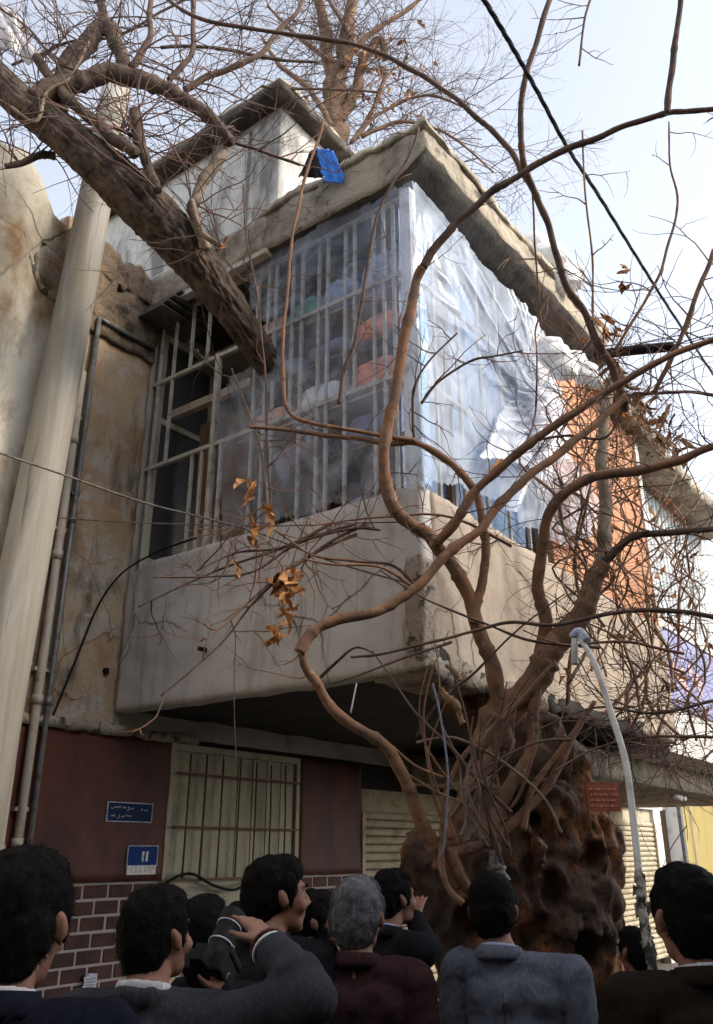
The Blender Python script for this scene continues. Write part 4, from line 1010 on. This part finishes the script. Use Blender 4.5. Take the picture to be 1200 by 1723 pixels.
L([(20,110),(70,90),(120,70),(200,60),(270,20),(330,-10)], 4.5, 4.5, 5, 4, D)
L([(0,15),(50,50),(90,100),(130,120)], 4.3, 4.3, 4, 4, D)
L([(270,80),(330,78),(390,85),(470,100),(540,105)], 4.7, 4.9, 6, 5)
L([(440,145),(480,150),(560,150),(640,155)], 5.2, 5.4, 5, 4, D)

# fine twigs, one object per tangle
def grow(q, p, d, length, r, lvl, curl=.35, up=.0, nseg=7, kids=3, jd=None):
    pts = [p.copy()]; dirs = [d.copy()]
    for i in range(nseg):
        d = (d + Vector((R.gauss(0,curl), R.gauss(0,curl), R.gauss(0,curl)+up))*.35).normalized()
        p = p + d*(length/nseg); pts.append(p.copy()); dirs.append(d.copy())
    q.tube(pts, [r*(1-.65*i/nseg) for i in range(nseg+1)], 4 if lvl else 5, cap=False)
    if lvl > 0:
        for _ in range(kids):
            i = R.randint(1, nseg-1); dd = dirs[i].copy(); ax = Vector((R.gauss(0,1),R.gauss(0,1),R.gauss(0,1)))
            ax = (ax - dd*ax.dot(dd)).normalized(); ang_ = R.uniform(.5,1.1)
            grow(q, pts[i], (dd*cos(ang_)+ax*sin(ang_)).normalized(), length*R.uniform(.35,.65), r*.6, lvl-1, curl, up, max(3, nseg-2), kids, jd)
q = MB()
for path in LB:
    step = max(1, len(path)//9)
    for i in range(0, len(path), step):
        p, r = path[i]
        if r*2 > .14 and R.random() < .3: continue
        for _ in range(R.choice((0,1,1,2))):
            d = Vector((R.gauss(0,1), R.gauss(0,.5), R.gauss(.5,.8))).normalized()
            grow(q, p, d, R.uniform(.4,1.1), R.uniform(.004,.007), 2, .5, .1, 8, 2)
o = q.build('fine_twigs', 'twig_sky', tree, False, off=TB); o['kind'] = 'stuff'
q = MB()
for k, path in enumerate(BR):
    if k in (2,): continue
    nn = 5 if k in (0,3,4) else 8
    for i in range(2, len(path), max(1, len(path)//nn)):
        p, r = path[i]; px_ = 600+p.x/ (p.y)*1250
        dense = 2.2 if p.x > .9 and p.z < 5.0 else 1
        if p.x > .7 and p.z > 5.2: dense = .35
        if p.x < 0 and p.z > 4: dense = .5
        if p.z < 3.3 and -.2 < p.x < 1.2: dense = -.12
        for _ in range(int(max(0, dense+R.random()))):
            d = Vector((R.gauss(.1,1), R.gauss(0,.45), R.gauss(.2,.8))).normalized()
            grow(q, p, d, R.uniform(.2,.6)*(1.2 if dense > 1 else .8), R.uniform(.0028,.005), 1, .45, .05, 8, 2)
o = q.build('fine_twigs', 'twig', tree, False, off=TB); o['kind'] = 'stuff'
# ------------------------------------------------------------------ dry vine tangle on the right end of the house
vb = L2W(3.0, -.25, .12)
vine = empty('dry_vine', vb, 0, label='tangled leafless creeper covering the right end of the balcony and roof', cat='vine')
q = MB(); stems = []
for k in range(26):
    x0 = R.uniform(1.2, 4.3); 
    pts = []; x = x0; z = R.uniform(2.4, 3.2)
    zt = R.uniform(4.6, 6.2); n = 9
    for i in range(n+1):
        t = i/n; pts.append((L2W(x+R.uniform(-.18,.18), -.12-R.uniform(0,.4)-.1*t, z+(zt-z)*t), .012*(1-.6*t)*R.uniform(.5,1.3)))
        x += R.uniform(-.12,.16)
    sp = spline([(p-vb, r) for p, r in pts], 4)
    if k < 10: MB().tube([p for p,r in sp], [r for p,r in sp], 6).build('stem', 'vine' if k%2 else 'branch', vine, True)
    else: q.tube([p for p,r in sp], [r for p,r in sp], 5)
    stems += [p for p, r in sp]
for _ in range(250):
    p = R.choice(stems); d = Vector((R.gauss(.2,1), R.gauss(-.2,.5), R.gauss(.1,.8))).normalized()
    grow(q, p, d, R.uniform(.2,.75), R.uniform(.0024,.0045), 1, .5, .03, 7, 2)
for _ in range(130):
    p = L2W(R.uniform(3.0,5.2), R.uniform(-.35,.2), R.uniform(5.75,6.35))-vb
    grow(q, p, Vector((R.gauss(.3,1), R.gauss(-.2,.5), R.gauss(.1,.5))).normalized(), R.uniform(.2,.6), R.uniform(.002,.004), 1, .6, .0, 6, 3)
for _ in range(90):
    p = L2W(R.uniform(1.4,4.6), R.uniform(-.6,-.1), R.uniform(2.35,2.95))-vb
    grow(q, p, Vector((R.gauss(.3,1), R.gauss(-.2,.5), R.gauss(.0,.3))).normalized(), R.uniform(.3,.9), R.uniform(.002,.0045), 1, .5, .0, 7, 3)
o = q.build('fine_stems', 'twig', vine); o['kind'] = 'stuff'
# crumbled matter caught on the wall top
# dried leaves
def leafmesh(name, s, seed):
    rr = random.Random(seed); vs = []; fs = []; n = 6
    for i in range(n):
        t = i/(n-1); w = s*.62*(sin(pi*min(1,t*.92+.06))**.7)*rr.uniform(.65,1.15)+.001
        cu = rr.uniform(.6,1.5); bend = s*.5*sin(t*3.2+seed)
        for sx in (-1,0,1): vs.append((sx*w*(.55+.3*rr.random()), bend+abs(sx)*w*cu, (t-.5)*s*2.3+abs(sx)*rr.uniform(-.12,.12)*s))
    for i in range(n-1):
        for k in range(2): fs.append((i*3+k, i*3+k+1, i*3+k+4, i*3+k+3))
    k = len(vs); vs += [(0,vs[1][1],-1.15*s),(.004*s/.06,vs[1][1],-1.15*s),(0,vs[1][1]-.03*s,-1.9*s)]; fs.append((k,k+1,k+2))
    me = bpy.data.meshes.new(name); me.from_pydata(vs, [], fs); return me
def old_leafmesh(name, s, seed):
    rr = random.Random(seed); ol = []
    n = 9
    for i in range(n):
        a = -pi*.8+2*pi*.8*i/(n-1)+pi/2
        r = s*(1 if i%2==0 else .68)*rr.uniform(.75,1.1); ol.append(Vector((cos(a)*r*.7, 0, sin(a)*r)))
    vs = [Vector((0,0,0))]+ol+[p*.5 for p in ol]
    for v in vs: v.y += .9*abs(v.x)*rr.uniform(.4,1.6)+.35*s*sin(v.z/s*2+seed)
    fs = []
    for i in range(n-1): fs.append((0, n+1+i, n+2+i)); fs.append((n+1+i, 1+i, 2+i, n+2+i))
    me = bpy.data.meshes.new(name); me.from_pydata([tuple(v) for v in vs], [], fs); return me
LM = []
for sd_ in range(5):
    me = leafmesh('leaf', .06, sd_); me.materials.append(MT['leaf']); LM.append(me)
LD = []
for sd_ in range(4):
    me = leafmesh('leaf', .055, sd_+20); me.materials.append(MT['leaf_dull']); LD.append(me)
def leaf(p, parent, off, s=1, dull=False, name='leaf'):
    o = bpy.data.objects.new(name, R.choice(LD if dull else LM)); col.objects.link(o); o.parent = parent
    o.location = p-off; o.rotation_euler = (R.uniform(-1,1), R.uniform(2.2,4.1), R.uniform(0,6.3)); o.scale = (s*R.uniform(.6,1.1), s, s*R.uniform(.9,1.4))
for (px, py, Y, s, n, spx) in ((415,828,4.2,1.0,3,10),(440,892,4.15,1.0,3,14),(455,870,4.15,.8,2,8),(470,985,4.1,1.0,5,16),(495,990,4.1,1.1,4,14),(465,1060,4.1,1.0,4,13),(480,1020,4.1,.8,3,10),(403,960,4.1,.6,2,6),
        (1052,456,4.0,.7,2,6),(1050,482,4.0,.8,3,6),(1020,553,4.1,.9,3,10),(1035,558,4.1,.7,2,6),(370,415,4.5,.8,2,4),(838,790,4.2,.8,2,5),(750,1170,4.1,.6,1,4),(960,1130,4.2,.6,2,20)):
    for _ in range(int(n*1.5)): leaf(P(px+R.uniform(-spx,spx), py+R.uniform(-spx,spx)*1.5, Y+R.uniform(-.04,.04)), tree, TB, s*.72)
for _ in range(210):
    leaf(L2W(R.uniform(3.0,5.4), R.uniform(-.3,.15), R.uniform(5.85,6.25)), vine, vb, R.uniform(.7,1.5), True)
for _ in range(80):
    leaf(L2W(R.uniform(1.9,4.5), R.uniform(-.4,-.08), R.uniform(2.8,5.9)), vine, vb, R.uniform(.5,1.0), R.random()<.4)
# curled dry pods under the broken balcony edge
for pts, w in (([(742,1158),(750,1172),(768,1185),(776,1208),(780,1216)], 12), ([(750,1118),(765,1130),(775,1145)], 10)):
    branch([(x, y, 4.15, w*(.6+.5*abs(sin(i*2)))) for i, (x, y) in enumerate(pts)], 'leaf_dull', name='curled_bark', n=8, jit=.25)
branch([(828,1430,4.2,10),(835,1460,4.2,26),(838,1490,4.2,30)], 'cable', name='torn_bark_strip', n=8, jit=.3)

# ------------------------------------------------------------------ bare tree behind the roof
FB = Vector((-.35, 11.5, 0))
ft = empty('bare_tree', FB, 0, label='tall bare brown tree with a few dried leaves behind the roof, top centre', cat='tree')
FL = []
def F(pts, y, w0, w1, name='branch'):
    FL.append(branch(yl(pts, y, y, w0, w1), 'far_bark', ft, name, 9, off=FB))
F([(560,620),(563,400),(565,245),(562,190),(572,120),(585,55),(600,-30)], 11.5, 48, 18, 'trunk')
F([(562,190),(555,110),(548,60),(532,-20)], 11.5, 26, 16)
F([(568,210),(600,150),(610,100),(640,68),(650,100)], 11.5, 20, 12)
F([(600,230),(625,190),(645,140),(660,120)], 11.5, 10, 5)
F([(560,215),(520,150),(470,110),(440,60)], 11.3, 12, 5)
F([(575,110),(620,60),(680,20),(730,-20)], 11.3, 11, 5)
F([(590,60),(560,10),(540,-30)], 11.3, 8, 5)
F([(610,230),(680,205),(760,230),(830,290)], 11.3, 8, 3)
F([(590,240),(640,190),(720,160),(800,190)], 11.3, 7, 3)
F([(550,100),(500,60),(450,10)], 11.3, 9, 4)
q = MB()
for path in FL[1:]:
    for i in range(0, len(path), max(1, len(path)//9)):
        p, r = path[i]
        for _ in range(2):
            d = Vector((R.gauss(.1,1), R.gauss(0,.6), R.gauss(.3,.8))).normalized()
            grow(q, p, d, R.uniform(1.0,2.4), R.uniform(.005,.011), 2, .5, .08, 8, 3)
for _ in range(60):
    p = P(R.uniform(640,880), R.uniform(180,420), 11.6); 
    grow(q, p, Vector((R.gauss(.2,1), R.gauss(0,.4), R.gauss(.2,.6))).normalized(), R.uniform(.8,1.6), R.uniform(.004,.008), 2, .5, .05, 8, 3)
o = q.build('fine_twigs', 'twig_sky', ft, off=FB); o['kind'] = 'stuff'
for _ in range(60):
    px = R.gauss(640, 45); py = R.gauss(130, 60)
    leaf(P(px, py, 11.4+R.uniform(-.4,.4)), ft, FB, R.uniform(.9,1.5))
# ------------------------------------------------------------------ people
def person(px, py_top, Y, H, yaw, hyaw=0, hpitch=0, label='', jacket=(.03,.03,.035), jname='jacket', hair='hair', skin='skin', shirt=None, arms=None, bulk=1.0, lean=0, bald=0, beard=False, voxel=.009, hsize=1.0, side=0):
    """stands on the ground at the distance Y; arms: {'R': (elbow, wrist, finger dir, palm normal), ...} in world metres"""
    s_ = scale_at(py_top, Y)
    foot = Vector(((px-600)*s_, Y, .0)); foot.z = .12 if (foot-CORNER).dot(UD) > -1.3 else 0.0
    gz = foot.z; k = (H-gz)/1.76
    root = empty('person', foot, yaw, label=label, cat='person')
    inv = Matrix.Rotation(-yaw, 3, 'Z')
    def loc(w): return inv @ (Vector(w)-foot)
    HC = Vector((side, .03+lean, 1.76-.118))*k       # head centre
    rh = Euler((hpitch, 0, hyaw)).to_matrix()
    hs_ = k*hsize
    def hp(x, y, z): return HC + rh @ (Vector((x, y, z))*hs_)
    def he(b, c, r, extra=None):
        b.ell(hp(*c), Vector(r)*hs_, rh if extra is None else rh @ extra)
    # --- body
    b = Blob()
    he(b, (0,-.012,.028), (.074,.094,.088)); he(b, (0,.035,.0), (.064,.058,.085)); he(b, (0,.03,-.055), (.055,.055,.055))
    he(b, (0,.068,-.092), (.026,.022,.02)); he(b, (0,.045,-.075), (.045,.045,.035)); he(b, (0,.078,.028), (.05,.016,.012))
    for sx in (-1, 1):
        he(b, (sx*.036,.062,-.028), (.026,.03,.026))
        he(b, (sx*.077,-.004,-.006), (.009,.017,.029), Euler((.15,0,-sx*.35)).to_matrix())
        he(b, (sx*.080,-.014,.006), (.009,.009,.020), Euler((.15,0,-sx*.5)).to_matrix())
        he(b, (sx*.012,.098,-.028), (.010,.011,.008))
    b.cap(hp(0,.085,.02), hp(0,.108,-.022), .009*hs_, .013*hs_)
    he(b, (0,.088,-.052), (.023,.011,.006)); he(b, (0,.086,-.063), (.020,.011,.007))
    nb0 = Vector((side*.6,-.02+lean*.6,1.502))*k
    b.cap(hp(0,-.02,-.06), nb0, .056*k, .062*k)
    sh = {}
    for sx, nm in ((1,'R'), (-1,'L')):
        sh[nm] = Vector((sx*.185*bulk, lean*.5, 1.442))*k
    b.cap(nb0, Vector((0,lean*.3,1.25))*k, .07*k, .10*k).cap(Vector((0,lean*.3,1.25))*k, Vector((0,0,.95))*k, .10*k, .10*k)
    for nm in 'RL': b.cap(Vector((0,lean*.4,1.41))*k, sh[nm], .05*k, .045*k)
    AR = {}
    for sx, nm in ((1,'R'), (-1,'L')):
        if arms and nm in arms:
            e, w, fd, pn_ = arms[nm]
            e = loc(e); w = loc(w); fd = (inv @ Vector(fd)).normalized(); pn_ = (inv @ Vector(pn_)).normalized()
        else:
            e = Vector((sx*.235*bulk, -.03+lean*.2, 1.12))*k; w = Vector((sx*.235*bulk, .07, .88))*k; fd = Vector((0,.2,-1)).normalized(); pn_ = Vector((-sx,0,0))
        AR[nm] = (e, w)
        b.cap(sh[nm], e, .042*k, .036*k).cap(e, w, .036*k, .026*k)
        sd_ = fd.cross(pn_).normalized()*(1 if nm == 'R' else -1)   # towards the thumb
        pn_ = (pn_ - fd*pn_.dot(fd)).normalized()
        pc = w+fd*.05*k
        for a_ in (-.026,-.009,.009,.026): b.cap(w+sd_*a_*.6*k, w+fd*.088*k+sd_*a_*k, .015*k, .012*k)
        curl = .45 if not (arms and nm in arms and len(arms[nm]) > 3) else .28
        for i_, (a_, ln) in enumerate(((.030,.068),(.010,.078),(-.010,.072),(-.029,.056))):
            base = w+fd*.090*k+sd_*a_*k; d1 = (fd+pn_*curl*.6+sd_*(a_*5)).normalized(); d2 = (fd+pn_*curl*1.8+sd_*(a_*3)).normalized()
            m1 = base+d1*ln*.55*k; b.cap(base-fd*.01*k, m1, .0092*k, .0085*k); b.cap(m1, m1+d2*ln*.45*k, .0085*k, .0072*k)
        tb_ = w+fd*.025*k+sd_*.026*k; t1 = tb_+(fd*.6+sd_*.75+pn_*.25).normalized()*.045*k
        b.cap(tb_, t1, .014*k, .0105*k); b.cap(t1, t1+(fd*.95+sd_*.35+pn_*.3).normalized()*.032*k, .0105*k, .0085*k)
    for sx in (-1, 1):
        hip = Vector((sx*.09,0,.93))*k; kn = Vector((sx*.105,.01,.5))*k; an = Vector((sx*.115,-.02,.09))*k
        b.chain([hip,kn,an,an+Vector((0,.12,-.05))*k], [.075*k,.05*k,.035*k,.03*k])
    body = link('body', b.mesh('body', voxel, 2), skin, root, True)
    # --- clothes
    j = Blob(); B_ = bulk
    j.ell(Vector((0,lean*.35,1.25))*k, Vector((.198*B_,.135*B_,.22))*k).ell(Vector((0,.0+lean*.2,1.02))*k, Vector((.18*B_,.135*B_,.20))*k).ell(Vector((0,0,.86))*k, Vector((.19*B_,.14*B_,.11))*k)
    j.ell(Vector((0,-.025+lean*.45,1.385))*k, Vector((.19*B_,.105*B_,.11))*k)
    for nm in 'RL':
        e, w = AR[nm]
        j.cap(nb0+Vector((0,-.01,-.03))*k, sh[nm]+Vector((0,0,.010))*k, .064*k, .070*k*B_)
        j.cap(sh[nm], e, .070*k*B_, .057*k*B_); j.cap(e, w.lerp(e, .03), .057*k*B_, .042*k*B_)
    # collar
    for i_ in range(48):
        a_ = 2*pi*i_/48; j.ell(nb0+Vector((cos(a_)*.071, sin(a_)*.069-.004, .004+.014*(-sin(a_))))*k, (.0125*k,.0125*k,.024*k))
    jm = j.mesh(jname, .008 if Y < 3.2 else .011, 4)
    sd0 = R.uniform(0,50)
    def fold(p):
        q_ = p.x*.9+sd0+.35*p.z*(1 if p.x > 0 else -1)
        f = .0035*(max(0, ridge((q_, p.y*1.2, p.z*.35), 5.5))**2)+.004*(max(0, ridge((p.x*.9, p.y*1.6+sd0, p.z*1.5-p.x), 6))**4)+.004*fbm(p+Vector((sd0,0,0)), 12)
        if p.y < -.02 and abs(p.x) < .007 and jname != 'sweater': f -= .004
        if jname != 'sweater':
            dz = p.z/k-(1.36+.0*p.x)
            if p.y < 0 and abs(abs(p.x)-.165*k) < .006 and p.z/k > 1.15: f -= .0045
            cc = (Vector((p.x,p.y,0))-Vector((nb0.x,nb0.y,0))).length
            if abs(cc-.092*k) < .006 and p.z > nb0.z-.08*k: f -= .004
        for nm in 'RL':
            e, w = AR[nm]; d = (p-e).length
            if d < .16: f += .008*sin((p-e).length*75+p.z*40)*(1-d/.16)
        return f
    displace(jm, fold)
    mj = bpy.data.materials.get('cloth_'+'_'.join(str(c) for c in jacket)) or cloth('cloth_'+'_'.join(str(c) for c in jacket), jacket)
    link(jname, jm, mj, root, True)
    if jname != 'sweater':
        q = MB(); NA = 26; prof = ((.069,.034),(.075,.036),(.088,.002),(.084,-.012),(.070,-.002))
        for i_ in range(NA+1):
            a_ = pi*(.88+1.24*i_/NA)
            for r_, z_ in prof:
                q.v.append(tuple(nb0+Vector((cos(a_)*r_, sin(a_)*r_-.004, z_+.012*(-sin(a_))))*k))
        for i_ in range(NA):
            for j_ in range(5):
                a1 = i_*5+j_; b1 = i_*5+(j_+1)%5; q.f.append((a1, b1, b1+5, a1+5))
        link('jacket_collar', q.mesh('jacket_collar'), mj, root, True)
        pts = []
        cand = [v.co for v in jm.vertices if abs(v.co.x-side*.3) < .012 and v.co.y < 0]
        z_ = .85*k
        while z_ < nb0.z-.07*k:
            c2 = [c for c in cand if abs(c.z-z_) < .012]
            if c2: m_ = min(c2, key=lambda c: c.y); pts.append(Vector((side*.3*max(0,(z_-.9)/.6), m_.y-.0005, z_)))
            z_ += .04*k
        if len(pts) > 3: MB().tube(pts, .0014, 5).build('back_seam', 'black', root, True)
    # trousers
    t = Blob(); t.ell(Vector((0,0,.90))*k, Vector((.165*B_,.12*B_,.12))*k)
    for sx in (-1, 1):
        t.chain([Vector((sx*.085,0,.88))*k, Vector((sx*.105,.015,.5))*k, Vector((sx*.115,-.02,.06))*k], [.098*k,.074*k,.062*k])
    tm_ = t.mesh('trousers', .016, 3); link('trousers', tm_, 'trousers', root, True)
    for sx in (-1, 1):
        f_ = Blob(); f_.ell(Vector((sx*.115,-.01,.035))*k, Vector((.045,.06,.04))*k).ell(Vector((sx*.125,.10,.028))*k, Vector((.048,.09,.032))*k)
        link('shoe', f_.mesh('shoe', .014, 2), 'shoes', root, True)
    if shirt:
        c_ = Blob()
        for i_ in range(56):
            a_ = 2*pi*i_/56; c_.ell(nb0+Vector((cos(a_)*.0635, sin(a_)*.062-.004, .022+.014*(-sin(a_))))*k, (.0085*k,.0085*k,.021*k))
        link('shirt_collar', c_.mesh('shirt_collar', .0055, 2), shirt, root, True)
        for nm in (arms or {}):
            e, w = AR[nm]; u_ = (w-e).normalized(); c_ = Blob(); c_.cap(w-u_*.03*k, w+u_*.012*k, .041*k, .036*k)
            link('shirt_cuff', c_.mesh('shirt_cuff', .007, 1), shirt, root, True)
    # --- hair
    h = Blob()
    he(h, (0,-.020,.042), (.081,.099,.086)); he(h, (0,-.045,.005), (.079,.076,.085)); he(h, (0,-.050,-.045), (.060,.052,.045)); he(h, (0,.02,.075), (.068,.07,.052))
    for sx in (-1,1): he(h, (sx*.066,.012,.03), (.017,.035,.045)); he(h, (sx*.070,.022,.0), (.009,.012,.030))
    if beard:
        he(h, (0,.05,-.085), (.050,.045,.035)); 
        for sx in (-1,1): he(h, (sx*.058,.03,-.05), (.015,.03,.04))
    hm = h.mesh('hair', .0065, 2)
    displace(hm, lambda p: .0045*k*ridge(p+Vector((sd0,0,0)), 22)+.003*k*fbm(p, 50)+.004*fbm(p+Vector((sd0,0,0)), 9))
    ho = link('hair', hm, hair, root, True)
    # strands that break up the outline
    q = MB(); vv = hm.vertices; nn = len(vv); inr = rh.inverted()
    for _ in range(2600 if Y < 3.4 else 1300):
        v = vv[R.randrange(nn)]; l_ = inr @ (v.co-HC)
        if l_.y > .072*hs_ and l_.z < .05*hs_ and not beard: continue
        n_ = v.normal; g_ = rh @ Vector((l_.x*2.0, -.05*hs_+(.4*l_.y), -.10*hs_)).normalized()
        g_ = g_-n_*g_.dot(n_); 
        if g_.length < .05: continue
        g_.normalize(); g_ = (g_+n_*R.uniform(.12,.5)+Vector((R.gauss(0,.25),R.gauss(0,.25),R.gauss(0,.2)))).normalized()
        w_ = g_.cross(n_).normalized()*.0011; L_ = R.uniform(.010,.026)
        a_ = v.co-n_*.002; q.add([a_-w_, a_+w_, a_+g_*L_], [(0,1,2)])
    q.build('hair_strands', hair, ho)
    # eyes
    for sx in (-1, 1):
        e_ = MB(); V_, F_ = ICO; e_.add([hp(sx*.031,.0695,.004)+Vector(v*.0125*hs_) for v in V_], F_.tolist()); eo = e_.build('eye', 'eye_white', root, True)
        e_ = MB(); e_.add([hp(sx*.031,.0785,.004)+Vector(v*.0052*hs_) for v in V_], F_.tolist()); e_.build('iris', 'iris', eo, True)
        q = MB(); q.tube([hp(sx*.014,.097,.028), hp(sx*.03,.096,.034), hp(sx*.05,.084,.030)], .0045*hs_, 5); q.build('eyebrow', hair, root, True)
    return root, k
def W(px, py, Y): return P(px, py, Y)
person(36, 1442, 1.68, 1.785, radians(-2), radians(0), radians(-2), 'dark haired man in a navy jacket, cut by the left edge of the photo', (.008,.009,.016), shirt='shirt_white', bulk=1.05, hsize=1.12)
person(262, 1499, 2.25, 1.713, radians(-12), radians(-20), radians(6), 'man in a grey sweater raising his bent right arm, white collar, thinning crown', (.036,.038,.045), jname='sweater', shirt='shirt_white',
       arms={'R': (W(525,1672,2.02), W(452,1592,2.2), P(415,1535,2.3)-P(452,1592,2.2), (-.6,.7,-.3))}, bulk=1.04, voxel=.0065, hsize=1.0)
person(345, 1512, 2.62, 1.677, radians(10), radians(-25), radians(4), 'photographer in black holding up a camera behind the grey sweater man', (.012,.012,.013),
       arms={'R': (W(405,1730,2.35), W(378,1680,2.40), (-.35,.1,.9), (-.8,.3,0)), 'L': (W(330,1760,2.4), W(348,1690,2.42), (.25,.3,.9), (.8,.3,0))})
person(400, 1528, 3.75, 1.60, radians(-5), 0, 0, 'short dark figure half hidden behind the raised hand', (.012,.011,.012), skin='skin_dark')
person(460, 1455, 3.0, 1.77, radians(-25), radians(-40), radians(2), 'tall man with thick black hair and black jacket, head turned right', (.012,.012,.014), bulk=1.02, hsize=1.08)
person(520, 1506, 3.4, 1.66, radians(-50), radians(-32), radians(-2), 'bearded man in black seen in profile facing the trunk', (.010,.010,.011), skin='skin_dark', beard=True)
person(601, 1484, 2.95, 1.705, radians(-6), radians(-8), radians(4), 'grey haired man in a burgundy brown jacket seen from behind', (.036,.017,.018), hair='hair_grey', bulk=1.05, hsize=1.12)
person(655, 1467, 3.75, 1.725, radians(-45), radians(-12), radians(4), 'man in a black jacket laying his raised hand on the trunk', (.010,.010,.012), shirt='shirt_blue',
       arms={'R': (W(722,1600,3.65), W(697,1545,3.85), P(712,1470,4.05)-P(697,1545,3.85), (.35,.85,-.2))}, voxel=.0065)
person(856, 1474, 3.0, 1.72, radians(-22), radians(8), radians(-5), 'man in a light grey suit jacket and pale blue collar before the trunk', (.095,.10,.125), jname='suit_jacket', shirt='shirt_blue', bulk=1.04, hsize=1.05, side=-.07)
person(1158, 1466, 2.4, 1.752, radians(8), radians(-4), radians(2), 'broad man with black hair and a dark brown jacket at the right edge', (.016,.011,.008), shirt='shirt_white', bulk=1.1, hsize=1.06)
person(1072, 1570, 3.9, 1.50, radians(20), 0, 0, 'short figure in black between the trunk and the bent white pole', (.010,.010,.010), skin='skin_dark')
# the raised camera, held by the photographer
cm = empty('camera', P(352, 1632, 2.42), radians(25), label='black camera with a long zoom lens held up before a face', cat='camera')
cm.rotation_euler = (P(392,1545,2.52)-P(352,1632,2.42)).to_track_quat('Y', 'Z').to_euler(); cm.scale = (.84,.84,.84)
MB().box(-.07,-.035,-.05,.07,.035,.05).build('camera_body', 'black', cm, bevel=.010)
MB().prism([(-.03,-.03,.05),(.03,-.03,.05),(.02,-.03,.085),(-.02,-.03,.085)], (0,0,0), (0,.055,0)).build('viewfinder_hump', 'black', cm)
MB().box(.045,.03,-.05,.075,.055,.04).build('grip', 'black', cm, bevel=.008)
pts = [(0,.03+.012*i,0) for i in range(15)]; rr = [.036,.038,.038,.036,.036,.040,.040,.040,.037,.037,.040,.042,.042,.042,.040]
MB().tube(pts, rr, 20).build('lens', 'black', cm, True)
MB().tube([(0,.2,0),(0,.203,0)], .034, 20).build('front_glass', 'glass', cm, True)
for y in (.085,.15): MB().tube([(0,y,0),(0,y+.004,0)], .0415, 20).build('lens_ring', 'paper', cm, True)
# wrist strap
sp = [P(445,1575,2.18), P(452,1592,2.2)]
ws = empty('wrist_strap', P(450,1590,2.2), 0, label='dark red and white strap round the raised wrist', cat='strap')
ax = (P(415,1535,2.3)-P(452,1592,2.2)).normalized(); u_ = ax.orthogonal().normalized(); v_ = ax.cross(u_)
for nm, m, d, r in (('red_band','red_paint',.0,.040),('white_band','white',-.016,.041)):
    MB().tube([ax*d+(u_*cos(2*pi*i/20)+v_*sin(2*pi*i/20))*r for i in range(21)], .0038, 6).build(nm, m, ws, True)
